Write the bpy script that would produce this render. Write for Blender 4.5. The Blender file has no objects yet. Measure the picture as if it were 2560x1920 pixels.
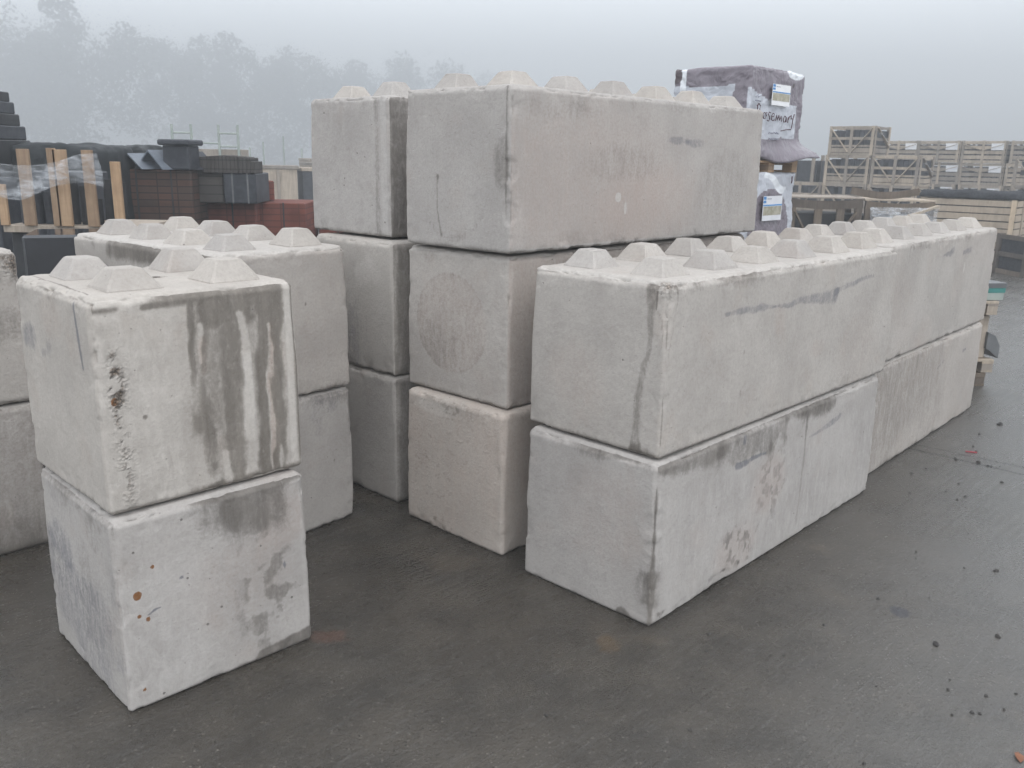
import bpy, math, random
import numpy as np
from mathutils import Vector, Matrix
R = math.radians
scene = bpy.context.scene
C = scene.collection
random.seed(7)

# ------------------------------------------------------------------ camera
cam_d = bpy.data.cameras.new('camera')
cam = bpy.data.objects.new('camera', cam_d); C.objects.link(cam)
PITCH, ROLL, CH = .2540, .0177, 2.0758
fw = Vector((0, math.cos(PITCH), -math.sin(PITCH))); rt = Vector((1, 0, 0)); up = rt.cross(fw)
r_ = rt*math.cos(ROLL) + up*math.sin(ROLL); u_ = -rt*math.sin(ROLL) + up*math.cos(ROLL)
M = Matrix((r_, u_, -fw)).transposed().to_4x4(); M.translation = Vector((0, 0, CH))
cam.matrix_world = M
cam_d.sensor_fit = 'HORIZONTAL'; cam_d.sensor_width = 36; cam_d.lens = 2181.77/2560*36
cam_d.clip_start = .05; cam_d.clip_end = 3000
cam_d.dof.use_dof = True; cam_d.dof.focus_distance = 5.2; cam_d.dof.aperture_fstop = 5.0
scene.camera = cam

# ------------------------------------------------------------------ world, sun, exposure
SUN_EL, SUN_AZ = R(58), R(150)          # azimuth from +Y clockwise
w = bpy.data.worlds.new('World'); scene.world = w; w.use_nodes = True
nt = w.node_tree; nt.nodes.clear()
def N(t, **k):
    n = nt.nodes.new(t)
    for a, b in k.items(): setattr(n, a, b)
    return n
out = N('ShaderNodeOutputWorld'); bg = N('ShaderNodeBackground'); bg.inputs[1].default_value = .1
sky = N('ShaderNodeTexSky', sky_type='NISHITA', sun_disc=False, sun_elevation=SUN_EL, sun_rotation=SUN_AZ)
tc = N('ShaderNodeTexCoord'); sep = N('ShaderNodeSeparateXYZ'); nt.links.new(tc.outputs['Generated'], sep.inputs[0])
rmp = N('ShaderNodeValToRGB'); e = rmp.color_ramp.elements
e[0].position = 0.0; e[0].color = (.56, .61, .65, 1)
e[1].position = .55; e[1].color = (1.10, 1.14, 1.19, 1)
m1 = rmp.color_ramp.elements.new(.16); m1.color = (1.22, 1.28, 1.33, 1)
nt.links.new(sep.outputs[2], rmp.inputs[0])
cl = N('ShaderNodeTexNoise'); cl.inputs['Scale'].default_value = 2.2; cl.inputs['Detail'].default_value = 4
nt.links.new(tc.outputs['Generated'], cl.inputs['Vector'])
mr = N('ShaderNodeMapRange'); mr.inputs[3].default_value = 8.6; mr.inputs[4].default_value = 11.4
nt.links.new(cl.outputs[0], mr.inputs[0])
vm = N('ShaderNodeVectorMath', operation='SCALE'); nt.links.new(rmp.outputs[0], vm.inputs[0]); nt.links.new(mr.outputs[0], vm.inputs['Scale'])
mx = N('ShaderNodeMixRGB'); mx.inputs[0].default_value = .9
nt.links.new(sky.outputs[0], mx.inputs[1]); nt.links.new(vm.outputs[0], mx.inputs[2])
nt.links.new(mx.outputs[0], bg.inputs[0]); nt.links.new(bg.outputs[0], out.inputs[0])
sd = bpy.data.lights.new('sun', 'SUN'); sd.energy = .55; sd.angle = R(40); sd.color = (1, .96, .91)
so = bpy.data.objects.new('sun', sd); C.objects.link(so)
sdir = Vector((math.sin(SUN_AZ)*math.cos(SUN_EL), math.cos(SUN_AZ)*math.cos(SUN_EL), math.sin(SUN_EL)))
so.rotation_euler = sdir.to_track_quat('Z', 'Y').to_euler()
scene.view_settings.view_transform = 'Standard'; scene.view_settings.look = 'None'
scene.view_settings.exposure = 0.92; scene.view_settings.gamma = 1

# ------------------------------------------------------------------ object helpers
def tag(o, label=None, cat=None, group=None, kind=None):
    if label: o['label'] = label
    if cat: o['category'] = cat
    if group: o['group'] = group
    if kind: o['kind'] = kind
    return o
def empty(name, loc, rz=0):
    o = bpy.data.objects.new(name, None); C.objects.link(o); o.location = loc; o.rotation_euler = (0, 0, rz)
    o.empty_display_size = .2
    return o
def link(name, me, mat, parent=None, smooth=False):
    o = bpy.data.objects.new(name, me); C.objects.link(o)
    if parent: o.parent = parent
    if mat and not me.materials: me.materials.append(mat)
    if smooth: me.polygons.foreach_set('use_smooth', [True]*len(me.polygons))
    return o
class MB:
    def __init__(s): s.v = []; s.f = []
    def add(s, vs, fs):
        n = len(s.v); s.v += [tuple(p) for p in vs]; s.f += [tuple(i+n for i in f) for f in fs]; return s
    def box(s, x0, y0, z0, x1, y1, z1, b=0.0, M=None):
        if b <= 0:
            vs = [(x, y, z) for z in (z0, z1) for x, y in ((x0, y0), (x1, y0), (x1, y1), (x0, y1))]
            fs = [(3, 2, 1, 0), (4, 5, 6, 7), (0, 1, 5, 4), (1, 2, 6, 5), (2, 3, 7, 6), (3, 0, 4, 7)]
        else:
            vs = []; c = [((x0+x1)/2, (y0+y1)/2, (z0+z1)/2)]; cx, cy, cz = c[0]; hx, hy, hz = (x1-x0)/2, (y1-y0)/2, (z1-z0)/2
            idx = {}
            for sx in (-1, 1):
                for sy in (-1, 1):
                    for sz in (-1, 1):
                        for k in range(3):
                            o = [hx-b, hy-b, hz-b]; o[k] = (hx, hy, hz)[k]
                            idx[sx, sy, sz, k] = len(vs); vs.append((cx+sx*o[0], cy+sy*o[1], cz+sz*o[2]))
            fs = []
            for k in range(3):
                a, bb = [q for q in range(3) if q != k]
                for sg in (-1, 1):
                    def g(p, q):
                        s_ = [0, 0, 0]; s_[k] = sg; s_[a] = p; s_[bb] = q; return idx[(*s_, k)]
                    fs.append((g(-1, -1), g(1, -1), g(1, 1), g(-1, 1)))
                for sa in (-1, 1):
                    for sb in (-1, 1):
                        def g2(p, kk):
                            s_ = [0, 0, 0]; s_[k] = p; s_[a] = sa; s_[bb] = sb; return idx[(*s_, kk)]
                        fs.append((g2(-1, a), g2(1, a), g2(1, bb), g2(-1, bb)))
            for sx in (-1, 1):
                for sy in (-1, 1):
                    for sz in (-1, 1): fs.append(tuple(idx[sx, sy, sz, k] for k in range(3)))
        if M is not None: vs = [tuple(M @ Vector(p)) for p in vs]
        return s.add(vs, fs)
    def bar(s, a, b, wd, th, upv=(0, 0, 1)):
        a = Vector(a); b = Vector(b); d = (b-a); L = d.length; d.normalize()
        n = d.cross(Vector(upv)).normalized(); m = n.cross(d)
        vs = [p + n*i*th/2 + m*j*wd/2 for p in (a, b) for i, j in ((-1, -1), (1, -1), (1, 1), (-1, 1))]
        return s.add(vs, [(3, 2, 1, 0), (4, 5, 6, 7), (0, 1, 5, 4), (1, 2, 6, 5), (2, 3, 7, 6), (3, 0, 4, 7)])
    def tube(s, pts, r, n=8):
        pts = [Vector(p) for p in pts]; vs = []
        rs = r if isinstance(r, (list, tuple)) else [r]*len(pts)
        for i, p in enumerate(pts):
            d = (pts[min(i+1, len(pts)-1)]-pts[max(i-1, 0)]).normalized()
            a = d.cross(Vector((.12, .3, 1)) if abs(d.z) < .9 else Vector((1, .1, 0))).normalized(); b = d.cross(a)
            vs += [p+(a*math.cos(t)+b*math.sin(t))*rs[i] for t in [2*math.pi*k/n for k in range(n)]]
        fs = [(i*n+k, i*n+(k+1) % n, (i+1)*n+(k+1) % n, (i+1)*n+k) for i in range(len(pts)-1) for k in range(n)]
        fs += [tuple(range(n))[::-1], tuple((len(pts)-1)*n+k for k in range(n))]
        return s.add(vs, fs)
    def mesh(s, name):
        import bmesh
        me = bpy.data.meshes.new(name); me.from_pydata(s.v, [], s.f)
        bm = bmesh.new(); bm.from_mesh(me); bmesh.ops.recalc_face_normals(bm, faces=bm.faces); bm.to_mesh(me); bm.free()
        return me
    def build(s, name, mat, parent=None, smooth=False):
        return link(name, s.mesh(name), mat, parent, smooth)
def copy_tree(o, parent=None, label=None):
    c = o.copy(); C.objects.link(c); c.parent = parent
    if label: c['label'] = label
    for ch in list(o.children): copy_tree(ch, c)
    return c

# ------------------------------------------------------------------ numpy noise
_rng = np.random.RandomState(11); _T = _rng.rand(4096).astype(np.float32)
def vnoise(p):
    i = np.floor(p).astype(np.int64); f = (p-i).astype(np.float32); f = f*f*(3-2*f); r = 0
    for dx in (0, 1):
        for dy in (0, 1):
            for dz in (0, 1):
                h = ((i[:, 0]+dx)*73856093 ^ (i[:, 1]+dy)*19349663 ^ (i[:, 2]+dz)*83492791)
                h = (h ^ (h >> 13)) & 4095
                r = r + _T[h]*(f[:, 0] if dx else 1-f[:, 0])*(f[:, 1] if dy else 1-f[:, 1])*(f[:, 2] if dz else 1-f[:, 2])
    return r
def fbm(p, sc, oc=3, off=0.):
    p = p*sc+off; a = .5; t = 0; s = 0
    for _ in range(oc): t = t+a*vnoise(p); s += a; a *= .5; p = p*2.03+7.1
    return t/s
def ss(x, a, b):
    t = np.clip((x-a)/(b-a), 0, 1); return t*t*(3-2*t)
def band(x, a, b, w=.03): return ss(x, a-w, a+w)*(1-ss(x, b-w, b+w))
def blob(x, z, cx, cz, rx, rz): return 1-ss(((x-cx)/rx)**2+((z-cz)/rz)**2, .2, 1.3)
def stroke(x, z, pts, wd):
    r = 0
    for (x0, z0, w0), (x1, z1, w1) in zip(pts[:-1], pts[1:]):
        dx, dz = x1-x0, z1-z0; t = np.clip(((x-x0)*dx+(z-z0)*dz)/(dx*dx+dz*dz), 0, 1)
        d = np.hypot(x-x0-t*dx, z-z0-t*dz); r = np.maximum(r, 1-ss(d/(wd*(w0+(w1-w0)*t)), .5, 1.5))
    return r

# ------------------------------------------------------------------ materials
class MT:
    def __init__(s, name, rough=.8, spec=.3):
        s.m = bpy.data.materials.new(name); s.m.use_nodes = True; s.t = s.m.node_tree; s.t.nodes.clear()
        s.o = s.n('ShaderNodeOutputMaterial'); s.b = s.n('ShaderNodeBsdfPrincipled'); s.l(s.b.outputs[0], s.o.inputs[0])
        s.b.inputs['Roughness'].default_value = rough; s.b.inputs['Specular IOR Level'].default_value = spec
    def n(s, t, **k):
        q = s.t.nodes.new(t)
        for a, b in k.items(): setattr(q, a, b)
        return q
    def l(s, a, b): s.t.links.new(a, b)
    def co(s, scale=(1, 1, 1), rot=(0, 0, 0), world=False):
        t = s.n('ShaderNodeTexCoord'); mp = s.n('ShaderNodeMapping'); mp.inputs['Scale'].default_value = scale; mp.inputs['Rotation'].default_value = rot
        if world:
            g = s.n('ShaderNodeNewGeometry'); s.l(g.outputs['Position'], mp.inputs[0]); return mp.outputs[0]
        oi = s.n('ShaderNodeObjectInfo'); ml = s.n('ShaderNodeMath', operation='MULTIPLY'); ml.inputs[1].default_value = 37.
        s.l(oi.outputs['Random'], ml.inputs[0]); ad = s.n('ShaderNodeVectorMath', operation='ADD')
        s.l(t.outputs['Object'], ad.inputs[0]); s.l(ml.outputs[0], ad.inputs[1]); s.l(ad.outputs[0], mp.inputs[0]); return mp.outputs[0]
    def noise(s, vec, scale, detail=4, rough=.55, dist=0):
        q = s.n('ShaderNodeTexNoise'); q.inputs['Scale'].default_value = scale; q.inputs['Detail'].default_value = detail
        q.inputs['Roughness'].default_value = rough; q.inputs['Distortion'].default_value = dist; s.l(vec, q.inputs['Vector']); return q.outputs[0]
    def rng(s, v, a, b, c=0, d=1, smooth=True):
        q = s.n('ShaderNodeMapRange'); q.interpolation_type = 'SMOOTHSTEP' if smooth else 'LINEAR'
        for i, x in enumerate((a, b, c, d)): q.inputs[i+1].default_value = x
        s.l(v, q.inputs[0]); return q.outputs[0]
    def math(s, op, a, b=None):
        q = s.n('ShaderNodeMath', operation=op)
        for i, x in enumerate((a, b)):
            if x is None: continue
            if isinstance(x, (int, float)): q.inputs[i].default_value = x
            else: s.l(x, q.inputs[i])
        return q.outputs[0]
    def mix(s, f, a, b, mode='MIX'):
        q = s.n('ShaderNodeMixRGB', blend_type=mode)
        for i, x in enumerate((f, a, b)):
            if isinstance(x, tuple): q.inputs[i].default_value = (*x, 1)
            elif isinstance(x, (int, float)): q.inputs[i].default_value = x
            else: s.l(x, q.inputs[i])
        return q.outputs[0]
    def col(s, c): s.l(c, s.b.inputs['Base Color']) if not isinstance(c, tuple) else setattr(s.b.inputs['Base Color'], 'default_value', (*c, 1))
    def bump(s, h, st, dist=.01, prev=None):
        q = s.n('ShaderNodeBump'); q.inputs['Strength'].default_value = st; q.inputs['Distance'].default_value = dist; s.l(h, q.inputs['Height'])
        if prev is not None: s.l(prev, q.inputs['Normal'])
        return q.outputs[0]
    def nrm(s, x): s.l(x, s.b.inputs['Normal'])
    def orand(s, a, b):
        oi = s.n('ShaderNodeObjectInfo'); return s.rng(oi.outputs['Random'], 0, 1, a, b, False)

def mat_concrete():
    m = MT('cast_concrete', .85, .25); v = m.co()
    A = m.n('ShaderNodeVertexColor', layer_name='stain'); B = m.n('ShaderNodeVertexColor', layer_name='stain2')
    sa = m.n('ShaderNodeSeparateColor'); sb = m.n('ShaderNodeSeparateColor'); m.l(A.outputs[0], sa.inputs[0]); m.l(B.outputs[0], sb.inputs[0])
    big = m.noise(v, 2.3, 5, .6); mid = m.noise(v, 9, 5, .65, .4); fine = m.noise(v, 70, 4, .6)
    streak = m.noise(m.co((7, 7, .8)), 2.0, 5, .6)
    c = m.mix(m.rng(big, .35, .68), (.425, .399, .374), (.358, .335, .314))
    c = m.mix(m.math('MULTIPLY', m.rng(mid, .5, .72), .30), c, (.29, .265, .245))
    c = m.mix(m.math('MULTIPLY', m.rng(streak, .52, .72), .28), c, (.46, .430, .40))
    c = m.mix(m.math('MULTIPLY', m.rng(m.noise(v, 4.1, 3), .55, .75), .35), c, (.375, .322, .285))
    grain = m.noise(m.co((1, 1, .45)), 26, 6, .75, .6); drip = m.noise(m.co((9, 9, .9)), 3.2, 6, .7)
    edge = m.math('ADD', m.math('ADD', m.math('MULTIPLY', m.math('SUBTRACT', grain, .5), 1.1), m.math('MULTIPLY', m.math('SUBTRACT', fine, .5), .5)), m.math('MULTIPLY', m.math('SUBTRACT', drip, .5), .45))
    def msk(ch, lo, hi): return m.rng(m.math('ADD', ch, m.math('MULTIPLY', edge, m.rng(ch, 0, .3, 0, 1))), lo, hi)
    c = m.mix(m.math('MULTIPLY', msk(sa.outputs[2], -.1, 1.5), .75), c, (.40, .315, .272))
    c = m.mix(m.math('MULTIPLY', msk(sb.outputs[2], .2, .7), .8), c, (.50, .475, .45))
    c = m.mix(m.math('MULTIPLY', msk(sa.outputs[0], .10, 1.05), .92), c, m.mix(m.rng(streak, .35, .7), (.098, .086, .074), (.165, .148, .130)))
    c = m.mix(m.math('MULTIPLY', msk(sa.outputs[1], .25, .95), .72), c, (.10, .108, .135))
    c = m.mix(msk(sb.outputs[0], .3, .55), c, (.20, .085, .028))
    # exposed aggregate
    vo = m.n('ShaderNodeTexVoronoi'); vo.inputs['Scale'].default_value = 75; m.l(v, vo.inputs['Vector'])
    ag = m.mix(m.rng(vo.outputs['Distance'], .1, .55), m.mix(m.rng(vo.outputs['Color'], .3, .8), (.34, .25, .18), (.16, .12, .09)), (.10, .08, .065))
    c = m.mix(m.math('MULTIPLY', msk(sb.outputs[1], .2, .75), .85), c, ag)
    # blow holes
    v2 = m.n('ShaderNodeTexVoronoi'); v2.inputs['Scale'].default_value = 16; m.l(m.co(), v2.inputs['Vector'])
    sc = m.n('ShaderNodeSeparateColor'); m.l(v2.outputs['Color'], sc.inputs[0])
    hole = m.math('MULTIPLY', m.rng(m.math('SUBTRACT', v2.outputs['Distance'], m.math('MULTIPLY', sc.outputs[1], .07)), .01, .05, 1, 0), m.rng(sc.outputs[0], .80, .81))
    v3 = m.n('ShaderNodeTexVoronoi'); v3.inputs['Scale'].default_value = 48; m.l(m.co(), v3.inputs['Vector'])
    sc3 = m.n('ShaderNodeSeparateColor'); m.l(v3.outputs['Color'], sc3.inputs[0])
    h3 = m.math('MULTIPLY', m.rng(v3.outputs['Distance'], .05, .16, 1, 0), m.rng(sc3.outputs[0], .90, .91))
    hole = m.math('MAXIMUM', hole, m.math('MULTIPLY', h3, .6))
    c = m.mix(m.math('MULTIPLY', hole, .75), c, (.10, .09, .08))
    c = m.mix(m.rng(fine, .35, .75, 0, .30), c, (.25, .23, .21))
    c = m.mix(m.math('MULTIPLY', m.rng(grain, .56, .74), .30), c, (.47, .44, .41)); c = m.mix(m.math('MULTIPLY', m.rng(m.noise(v, 130, 3, .7), .58, .72), .25), c, (.18, .165, .15))
    c = m.mix(1., c, m.mix(m.orand(0, 1), (.92, .92, .93), (1.06, 1.04, 1.01)), 'MULTIPLY')
    m.col(c)
    m.l(m.math('SUBTRACT', .88, m.math('MULTIPLY', sa.outputs[0], .25)), m.b.inputs['Roughness'])
    b = m.bump(m.noise(v, 28, 6, .7), .35, .012)
    b = m.bump(fine, .25, .004, b); b = m.bump(m.math('MULTIPLY', hole, -1), .6, .01, b)
    b = m.bump(m.math('MULTIPLY', sb.outputs[1], vo.outputs['Distance']), 1., .02, b)
    m.nrm(b); return m.m

def mat_ground():
    m = MT('wet_concrete_ground', .4, .62); v = m.co(world=True)
    rot = m.n('ShaderNodeMapping'); rot.inputs['Rotation'].default_value = (0, 0, R(-45)); m.l(v, rot.inputs[0])   # x' along brush strokes
    st = m.n('ShaderNodeMapping'); st.inputs['Scale'].default_value = (.35, 9, 1); m.l(rot.outputs[0], st.inputs[0])
    brush = m.noise(st.outputs[0], 3.2, 6, .7, .3)
    stf = m.n('ShaderNodeMapping'); stf.inputs['Scale'].default_value = (1.2, 28, 1); m.l(rot.outputs[0], stf.inputs[0])
    brush2 = m.noise(stf.outputs[0], 4, 4, .65)
    big = m.noise(v, .7, 4, .6); mid = m.noise(v, 3.5, 6, .65); fine = m.noise(v, 45, 5, .7); grit = m.noise(v, 110, 3, .6)
    c = m.mix(m.rng(mid, .35, .68), (.033, .029, .024), (.060, .052, .042))
    c = m.mix(m.math('MULTIPLY', m.rng(big, .42, .62), .45), c, (.072, .062, .050))
    c = m.mix(m.math('MULTIPLY', m.rng(m.noise(v, 1.6, 3), .60, .72), .35), c, (.12, .095, .07))
    c = m.mix(m.math('MULTIPLY', m.rng(brush, .52, .7), .22), c, (.085, .082, .078))
    c = m.mix(m.math('MULTIPLY', m.rng(brush2, .55, .68), .35), c, (.14, .135, .13))
    c = m.mix(m.math('MULTIPLY', m.rng(fine, .5, .75), .5), c, (.033, .031, .029))
    c = m.mix(m.math('MULTIPLY', m.rng(m.noise(v, 14, 5, .75), .5, .68), .45), c, (.028, .026, .024))
    vg = m.n('ShaderNodeTexVoronoi'); vg.inputs['Scale'].default_value = 62; m.l(v, vg.inputs['Vector']); sg = m.n('ShaderNodeSeparateColor'); m.l(vg.outputs['Color'], sg.inputs[0])
    c = m.mix(m.math('MULTIPLY', m.math('MULTIPLY', m.rng(vg.outputs['Distance'], .15, .4, 1, 0), m.rng(sg.outputs[0], .72, .95)), .7), c, (.17, .155, .135))
    c = m.mix(m.math('MULTIPLY', m.math('MULTIPLY', m.rng(vg.outputs['Distance'], .15, .4, 1, 0), m.rng(sg.outputs[1], .7, .95)), .6), c, (.015, .014, .013))
    c = m.mix(m.math('MULTIPLY', m.rng(grit, .66, .72), .55), c, (.26, .25, .23))
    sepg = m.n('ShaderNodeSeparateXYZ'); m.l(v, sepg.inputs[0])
    sky_sheen = m.math('ADD', m.math('SUBTRACT', m.math('MULTIPLY', sepg.outputs[0], 1.0), m.math('MULTIPLY', sepg.outputs[1], .30)), m.math('MULTIPLY', m.math('SUBTRACT', m.noise(v, 1.1, 4, .6), .5), 1.6))
    c = m.mix(m.math('MULTIPLY', m.rng(sky_sheen, -.1, 1.9), .55), c, (.118, .114, .108))  # paler colour towards the right paints in the sky's sheen on wet ground
    # oil blot, rusty patches, damp halo
    def spot(x, y, rx, ry, wob=.35):
        sp = m.n('ShaderNodeVectorMath', operation='SUBTRACT'); m.l(v, sp.inputs[0]); sp.inputs[1].default_value = (x, y, 0)
        mp = m.n('ShaderNodeVectorMath', operation='MULTIPLY'); m.l(sp.outputs[0], mp.inputs[0]); mp.inputs[1].default_value = (1/rx, 1/ry, 0)
        ln = m.n('ShaderNodeVectorMath', operation='LENGTH'); m.l(mp.outputs[0], ln.inputs[0])
        d = m.math('ADD', ln.outputs['Value'], m.math('MULTIPLY', m.math('SUBTRACT', m.noise(v, 22, 4, .6), .5), wob*2))
        return m.rng(d, .6, 1.1, 1, 0)
    c = m.mix(m.math('MULTIPLY', spot(1.878, 3.781, .05, .065), .8), c, (.025, .026, .034))
    c = m.mix(m.math('MULTIPLY', spot(.445, 3.45, .06, .09, .9), .25), c, (.14, .085, .035))
    c = m.mix(m.math('MULTIPLY', spot(-.80, 3.47, .10, .06, .9), .3), c, (.13, .05, .03))
    # joint lines across the brush direction
    def joint(px, py, ang, half, wob):
        sp = m.n('ShaderNodeVectorMath', operation='SUBTRACT'); m.l(v, sp.inputs[0]); sp.inputs[1].default_value = (px, py, 0)
        dt = m.n('ShaderNodeVectorMath', operation='DOT_PRODUCT'); m.l(sp.outputs[0], dt.inputs[0]); dt.inputs[1].default_value = (-math.sin(ang), math.cos(ang), 0)
        d = m.math('ADD', dt.outputs['Value'], m.math('MULTIPLY', m.math('SUBTRACT', m.noise(v, 6, 4, .6), .5), wob))
        return m.rng(m.math('ABSOLUTE', d), half*.5, half*1.6, 1, 0)
    j = m.math('MAXIMUM', joint(3.044, 6.236, R(-43.6), .009, .02), m.math('MULTIPLY', joint(3.338, 6.161, R(-41), .008, .03), .8))
    j = m.math('MAXIMUM', j, joint(8.2, 12.5, R(-43), .01, .02))
    c = m.mix(m.math('MULTIPLY', j, .95), c, (.012, .012, .012))
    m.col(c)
    wet = m.rng(m.math('ADD', m.math('MULTIPLY', big, .6), m.math('MULTIPLY', brush, .4)), .35, .62, .33, .12)
    m.l(m.math('ADD', wet, m.math('MULTIPLY', m.rng(fine, .4, .7), .12)), m.b.inputs['Roughness'])
    b = m.bump(brush, .18, .008); b = m.bump(brush2, .22, .005, b); b = m.bump(fine, .8, .006, b); b = m.bump(grit, .6, .003, b); b = m.bump(m.math('MULTIPLY', j, -1), .8, .01, b)
    m.nrm(b); return m.m

def mat_wood(name, c1, c2, rough=.8, sc=(14, 14, 1.2)):
    m = MT(name, rough, .25); v = m.co(); g = m.noise(m.co(sc), 2.5, 5, .65, .4)
    g2 = m.noise(m.co((sc[2], sc[1], sc[0])), 2.5, 4, .6, .4)
    c = m.mix(m.rng(g, .3, .7), c1, c2); c = m.mix(m.rng(m.noise(v, 3, 4), .45, .7, 0, .5), c, tuple(x*.55 for x in c1))
    c = m.mix(m.rng(g2, .4, .7, 0, .35), c, tuple(x*.7 for x in c2))
    c = m.mix(1., c, m.mix(m.orand(0, 1), (.66, .67, .70), (1.16, 1.12, 1.04)), 'MULTIPLY')
    m.col(c); m.nrm(m.bump(g, .4, .006)); return m.m
def mat_plain(name, c1, c2, rough=.7, spec=.4, sc=6, bump=.3):
    m = MT(name, rough, spec); v = m.co(); g = m.noise(v, sc, 5, .65)
    c = m.mix(m.rng(g, .35, .68), c1, c2)
    c = m.mix(1., c, m.mix(m.orand(0, 1), (.85, .85, .87), (1.12, 1.1, 1.08)), 'MULTIPLY')
    m.col(c); m.nrm(m.bump(m.noise(v, sc*6, 4, .7), bump, .006)); return m.m
def mat_brick(name, c1, c2, mortar, w=.22, h=.075, gap=.006):
    m = MT(name, .85, .25); t = m.n('ShaderNodeTexCoord'); sp = m.n('ShaderNodeSeparateXYZ'); m.l(t.outputs['Object'], sp.inputs[0])
    cb = m.n('ShaderNodeCombineXYZ'); m.l(m.math('ADD', sp.outputs[0], sp.outputs[1]), cb.inputs[0]); m.l(sp.outputs[2], cb.inputs[1])
    br = m.n('ShaderNodeTexBrick'); m.l(cb.outputs[0], br.inputs['Vector'])
    br.offset = 0.0
    for k, x in (('Scale', 1), ('Mortar Size', gap), ('Brick Width', w), ('Row Height', h), ('Bias', 0)): br.inputs[k].default_value = x
    br.inputs['Color1'].default_value = (*c1, 1); br.inputs['Color2'].default_value = (*c2, 1); br.inputs['Mortar'].default_value = (*mortar, 1)
    v = m.co(); g = m.noise(v, 5, 4); c = m.mix(m.rng(g, .4, .7, 0, .5), br.outputs[0], tuple(x*.5 for x in c2))
    m.col(c); m.nrm(m.bump(br.outputs[1], -.6, .01)); return m.m
def mat_film(name, alpha=.3, col=(.75, .78, .82)):
    m = MT(name, .22, .6); m.col(col); g = m.noise(m.co((3, 3, 9)), 3, 5, .6, .6)
    m.l(m.rng(g, .35, .7, alpha*.4, alpha*1.8), m.b.inputs['Alpha']); m.nrm(m.bump(g, .35, .02)); return m.m

CONC = mat_concrete()
GROUND = mat_ground()
WOLD = mat_wood('weathered_timber', (.32, .272, .228), (.45, .392, .335))
WNEW = mat_wood('fresh_timber', (.31, .205, .13), (.42, .30, .20))
WSLAT = mat_wood('pale_slat_timber', (.50, .40, .30), (.60, .50, .39))
WBROWN = mat_wood('dark_brown_timber', (.105, .085, .07), (.17, .14, .115))
SLATE = mat_plain('dark_slate', (.024, .027, .034), (.048, .052, .062), .6, .4, 9, .5)
SLATE2 = mat_plain('blue_grey_tile', (.10, .12, .15), (.15, .17, .20), .5, .5, 5)
BLACK = mat_plain('black_tile', (.014, .015, .017), (.03, .031, .034), .6, .4, 6)
TARP = mat_plain('dark_tarpaulin', (.016, .020, .022), (.036, .040, .043), .7, .3, 5, .6)
FELT = mat_plain('black_netting', (.018, .02, .024), (.045, .048, .055), .9, .15, 20, 1)
BOXBLK = mat_plain('glossy_black_wrap', (.03, .032, .036), (.04, .043, .05), .12, .8, 3, .15)
PAPER = mat_plain('white_paper', (.74, .75, .77), (.66, .67, .70), .6, .3, 4, .1)
BLUEINK = mat_plain('blue_print', (.05, .22, .50), (.06, .26, .56), .5, .4)
PHOTO = mat_plain('printed_beige', (.30, .28, .20), (.48, .45, .36), .5, .4, 14)
INK = mat_plain('maroon_marker', (.06, .012, .02), (.07, .015, .025), .6, .3)
GREYINK = mat_plain('grey_print', (.24, .25, .30), (.34, .35, .40), .6, .3)
BRICKBR = mat_brick('brown_brick', (.105, .052, .038), (.062, .045, .038), (.025, .02, .018))
BRICKRD = mat_brick('red_brick', (.20, .068, .048), (.155, .055, .042), (.10, .042, .034))
BLOCKGR = mat_brick('grey_block', (.062, .058, .056), (.10, .088, .08), (.03, .028, .027), .44, .1)
GALV = mat_plain('galvanised_steel', (.28, .33, .30), (.36, .40, .36), .5, .5)
FILM = mat_film('clear_plastic_film', .13)
FILM2 = mat_film('loose_clear_plastic', .22)
TEAL = mat_plain('teal_paint', (.03, .17, .155), (.04, .20, .18), .5, .4)
STEELD = mat_plain('dark_grey_steel', (.09, .095, .10), (.13, .135, .14), .45, .5)
RED = mat_plain('red_plastic', (.35, .03, .05), (.3, .03, .05), .5, .4)
BLUE = mat_plain('blue_strap', (.03, .12, .35), (.05, .16, .42), .5, .4)
STONE = mat_plain('dark_stone', (.035, .033, .032), (.07, .065, .06), .8, .3, 30)
LEAF = mat_plain('dead_leaf', (.14, .06, .035), (.20, .09, .05), .7, .3, 12)
BARK = mat_plain('bark', (.07, .06, .045), (.11, .095, .075), .9, .2, 8)
LEAVES = mat_plain('dull_foliage', (.045, .055, .03), (.08, .09, .05), .8, .2, 3)

# ------------------------------------------------------------------ ground
mb = MB(); n = 40; L = 400
mb.add([(-L, -60, 0), (L, -60, 0), (L, 700, 0), (-L, 700, 0)], [(0, 1, 2, 3)])
tag(mb.build('ground', GROUND), kind='structure')

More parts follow.
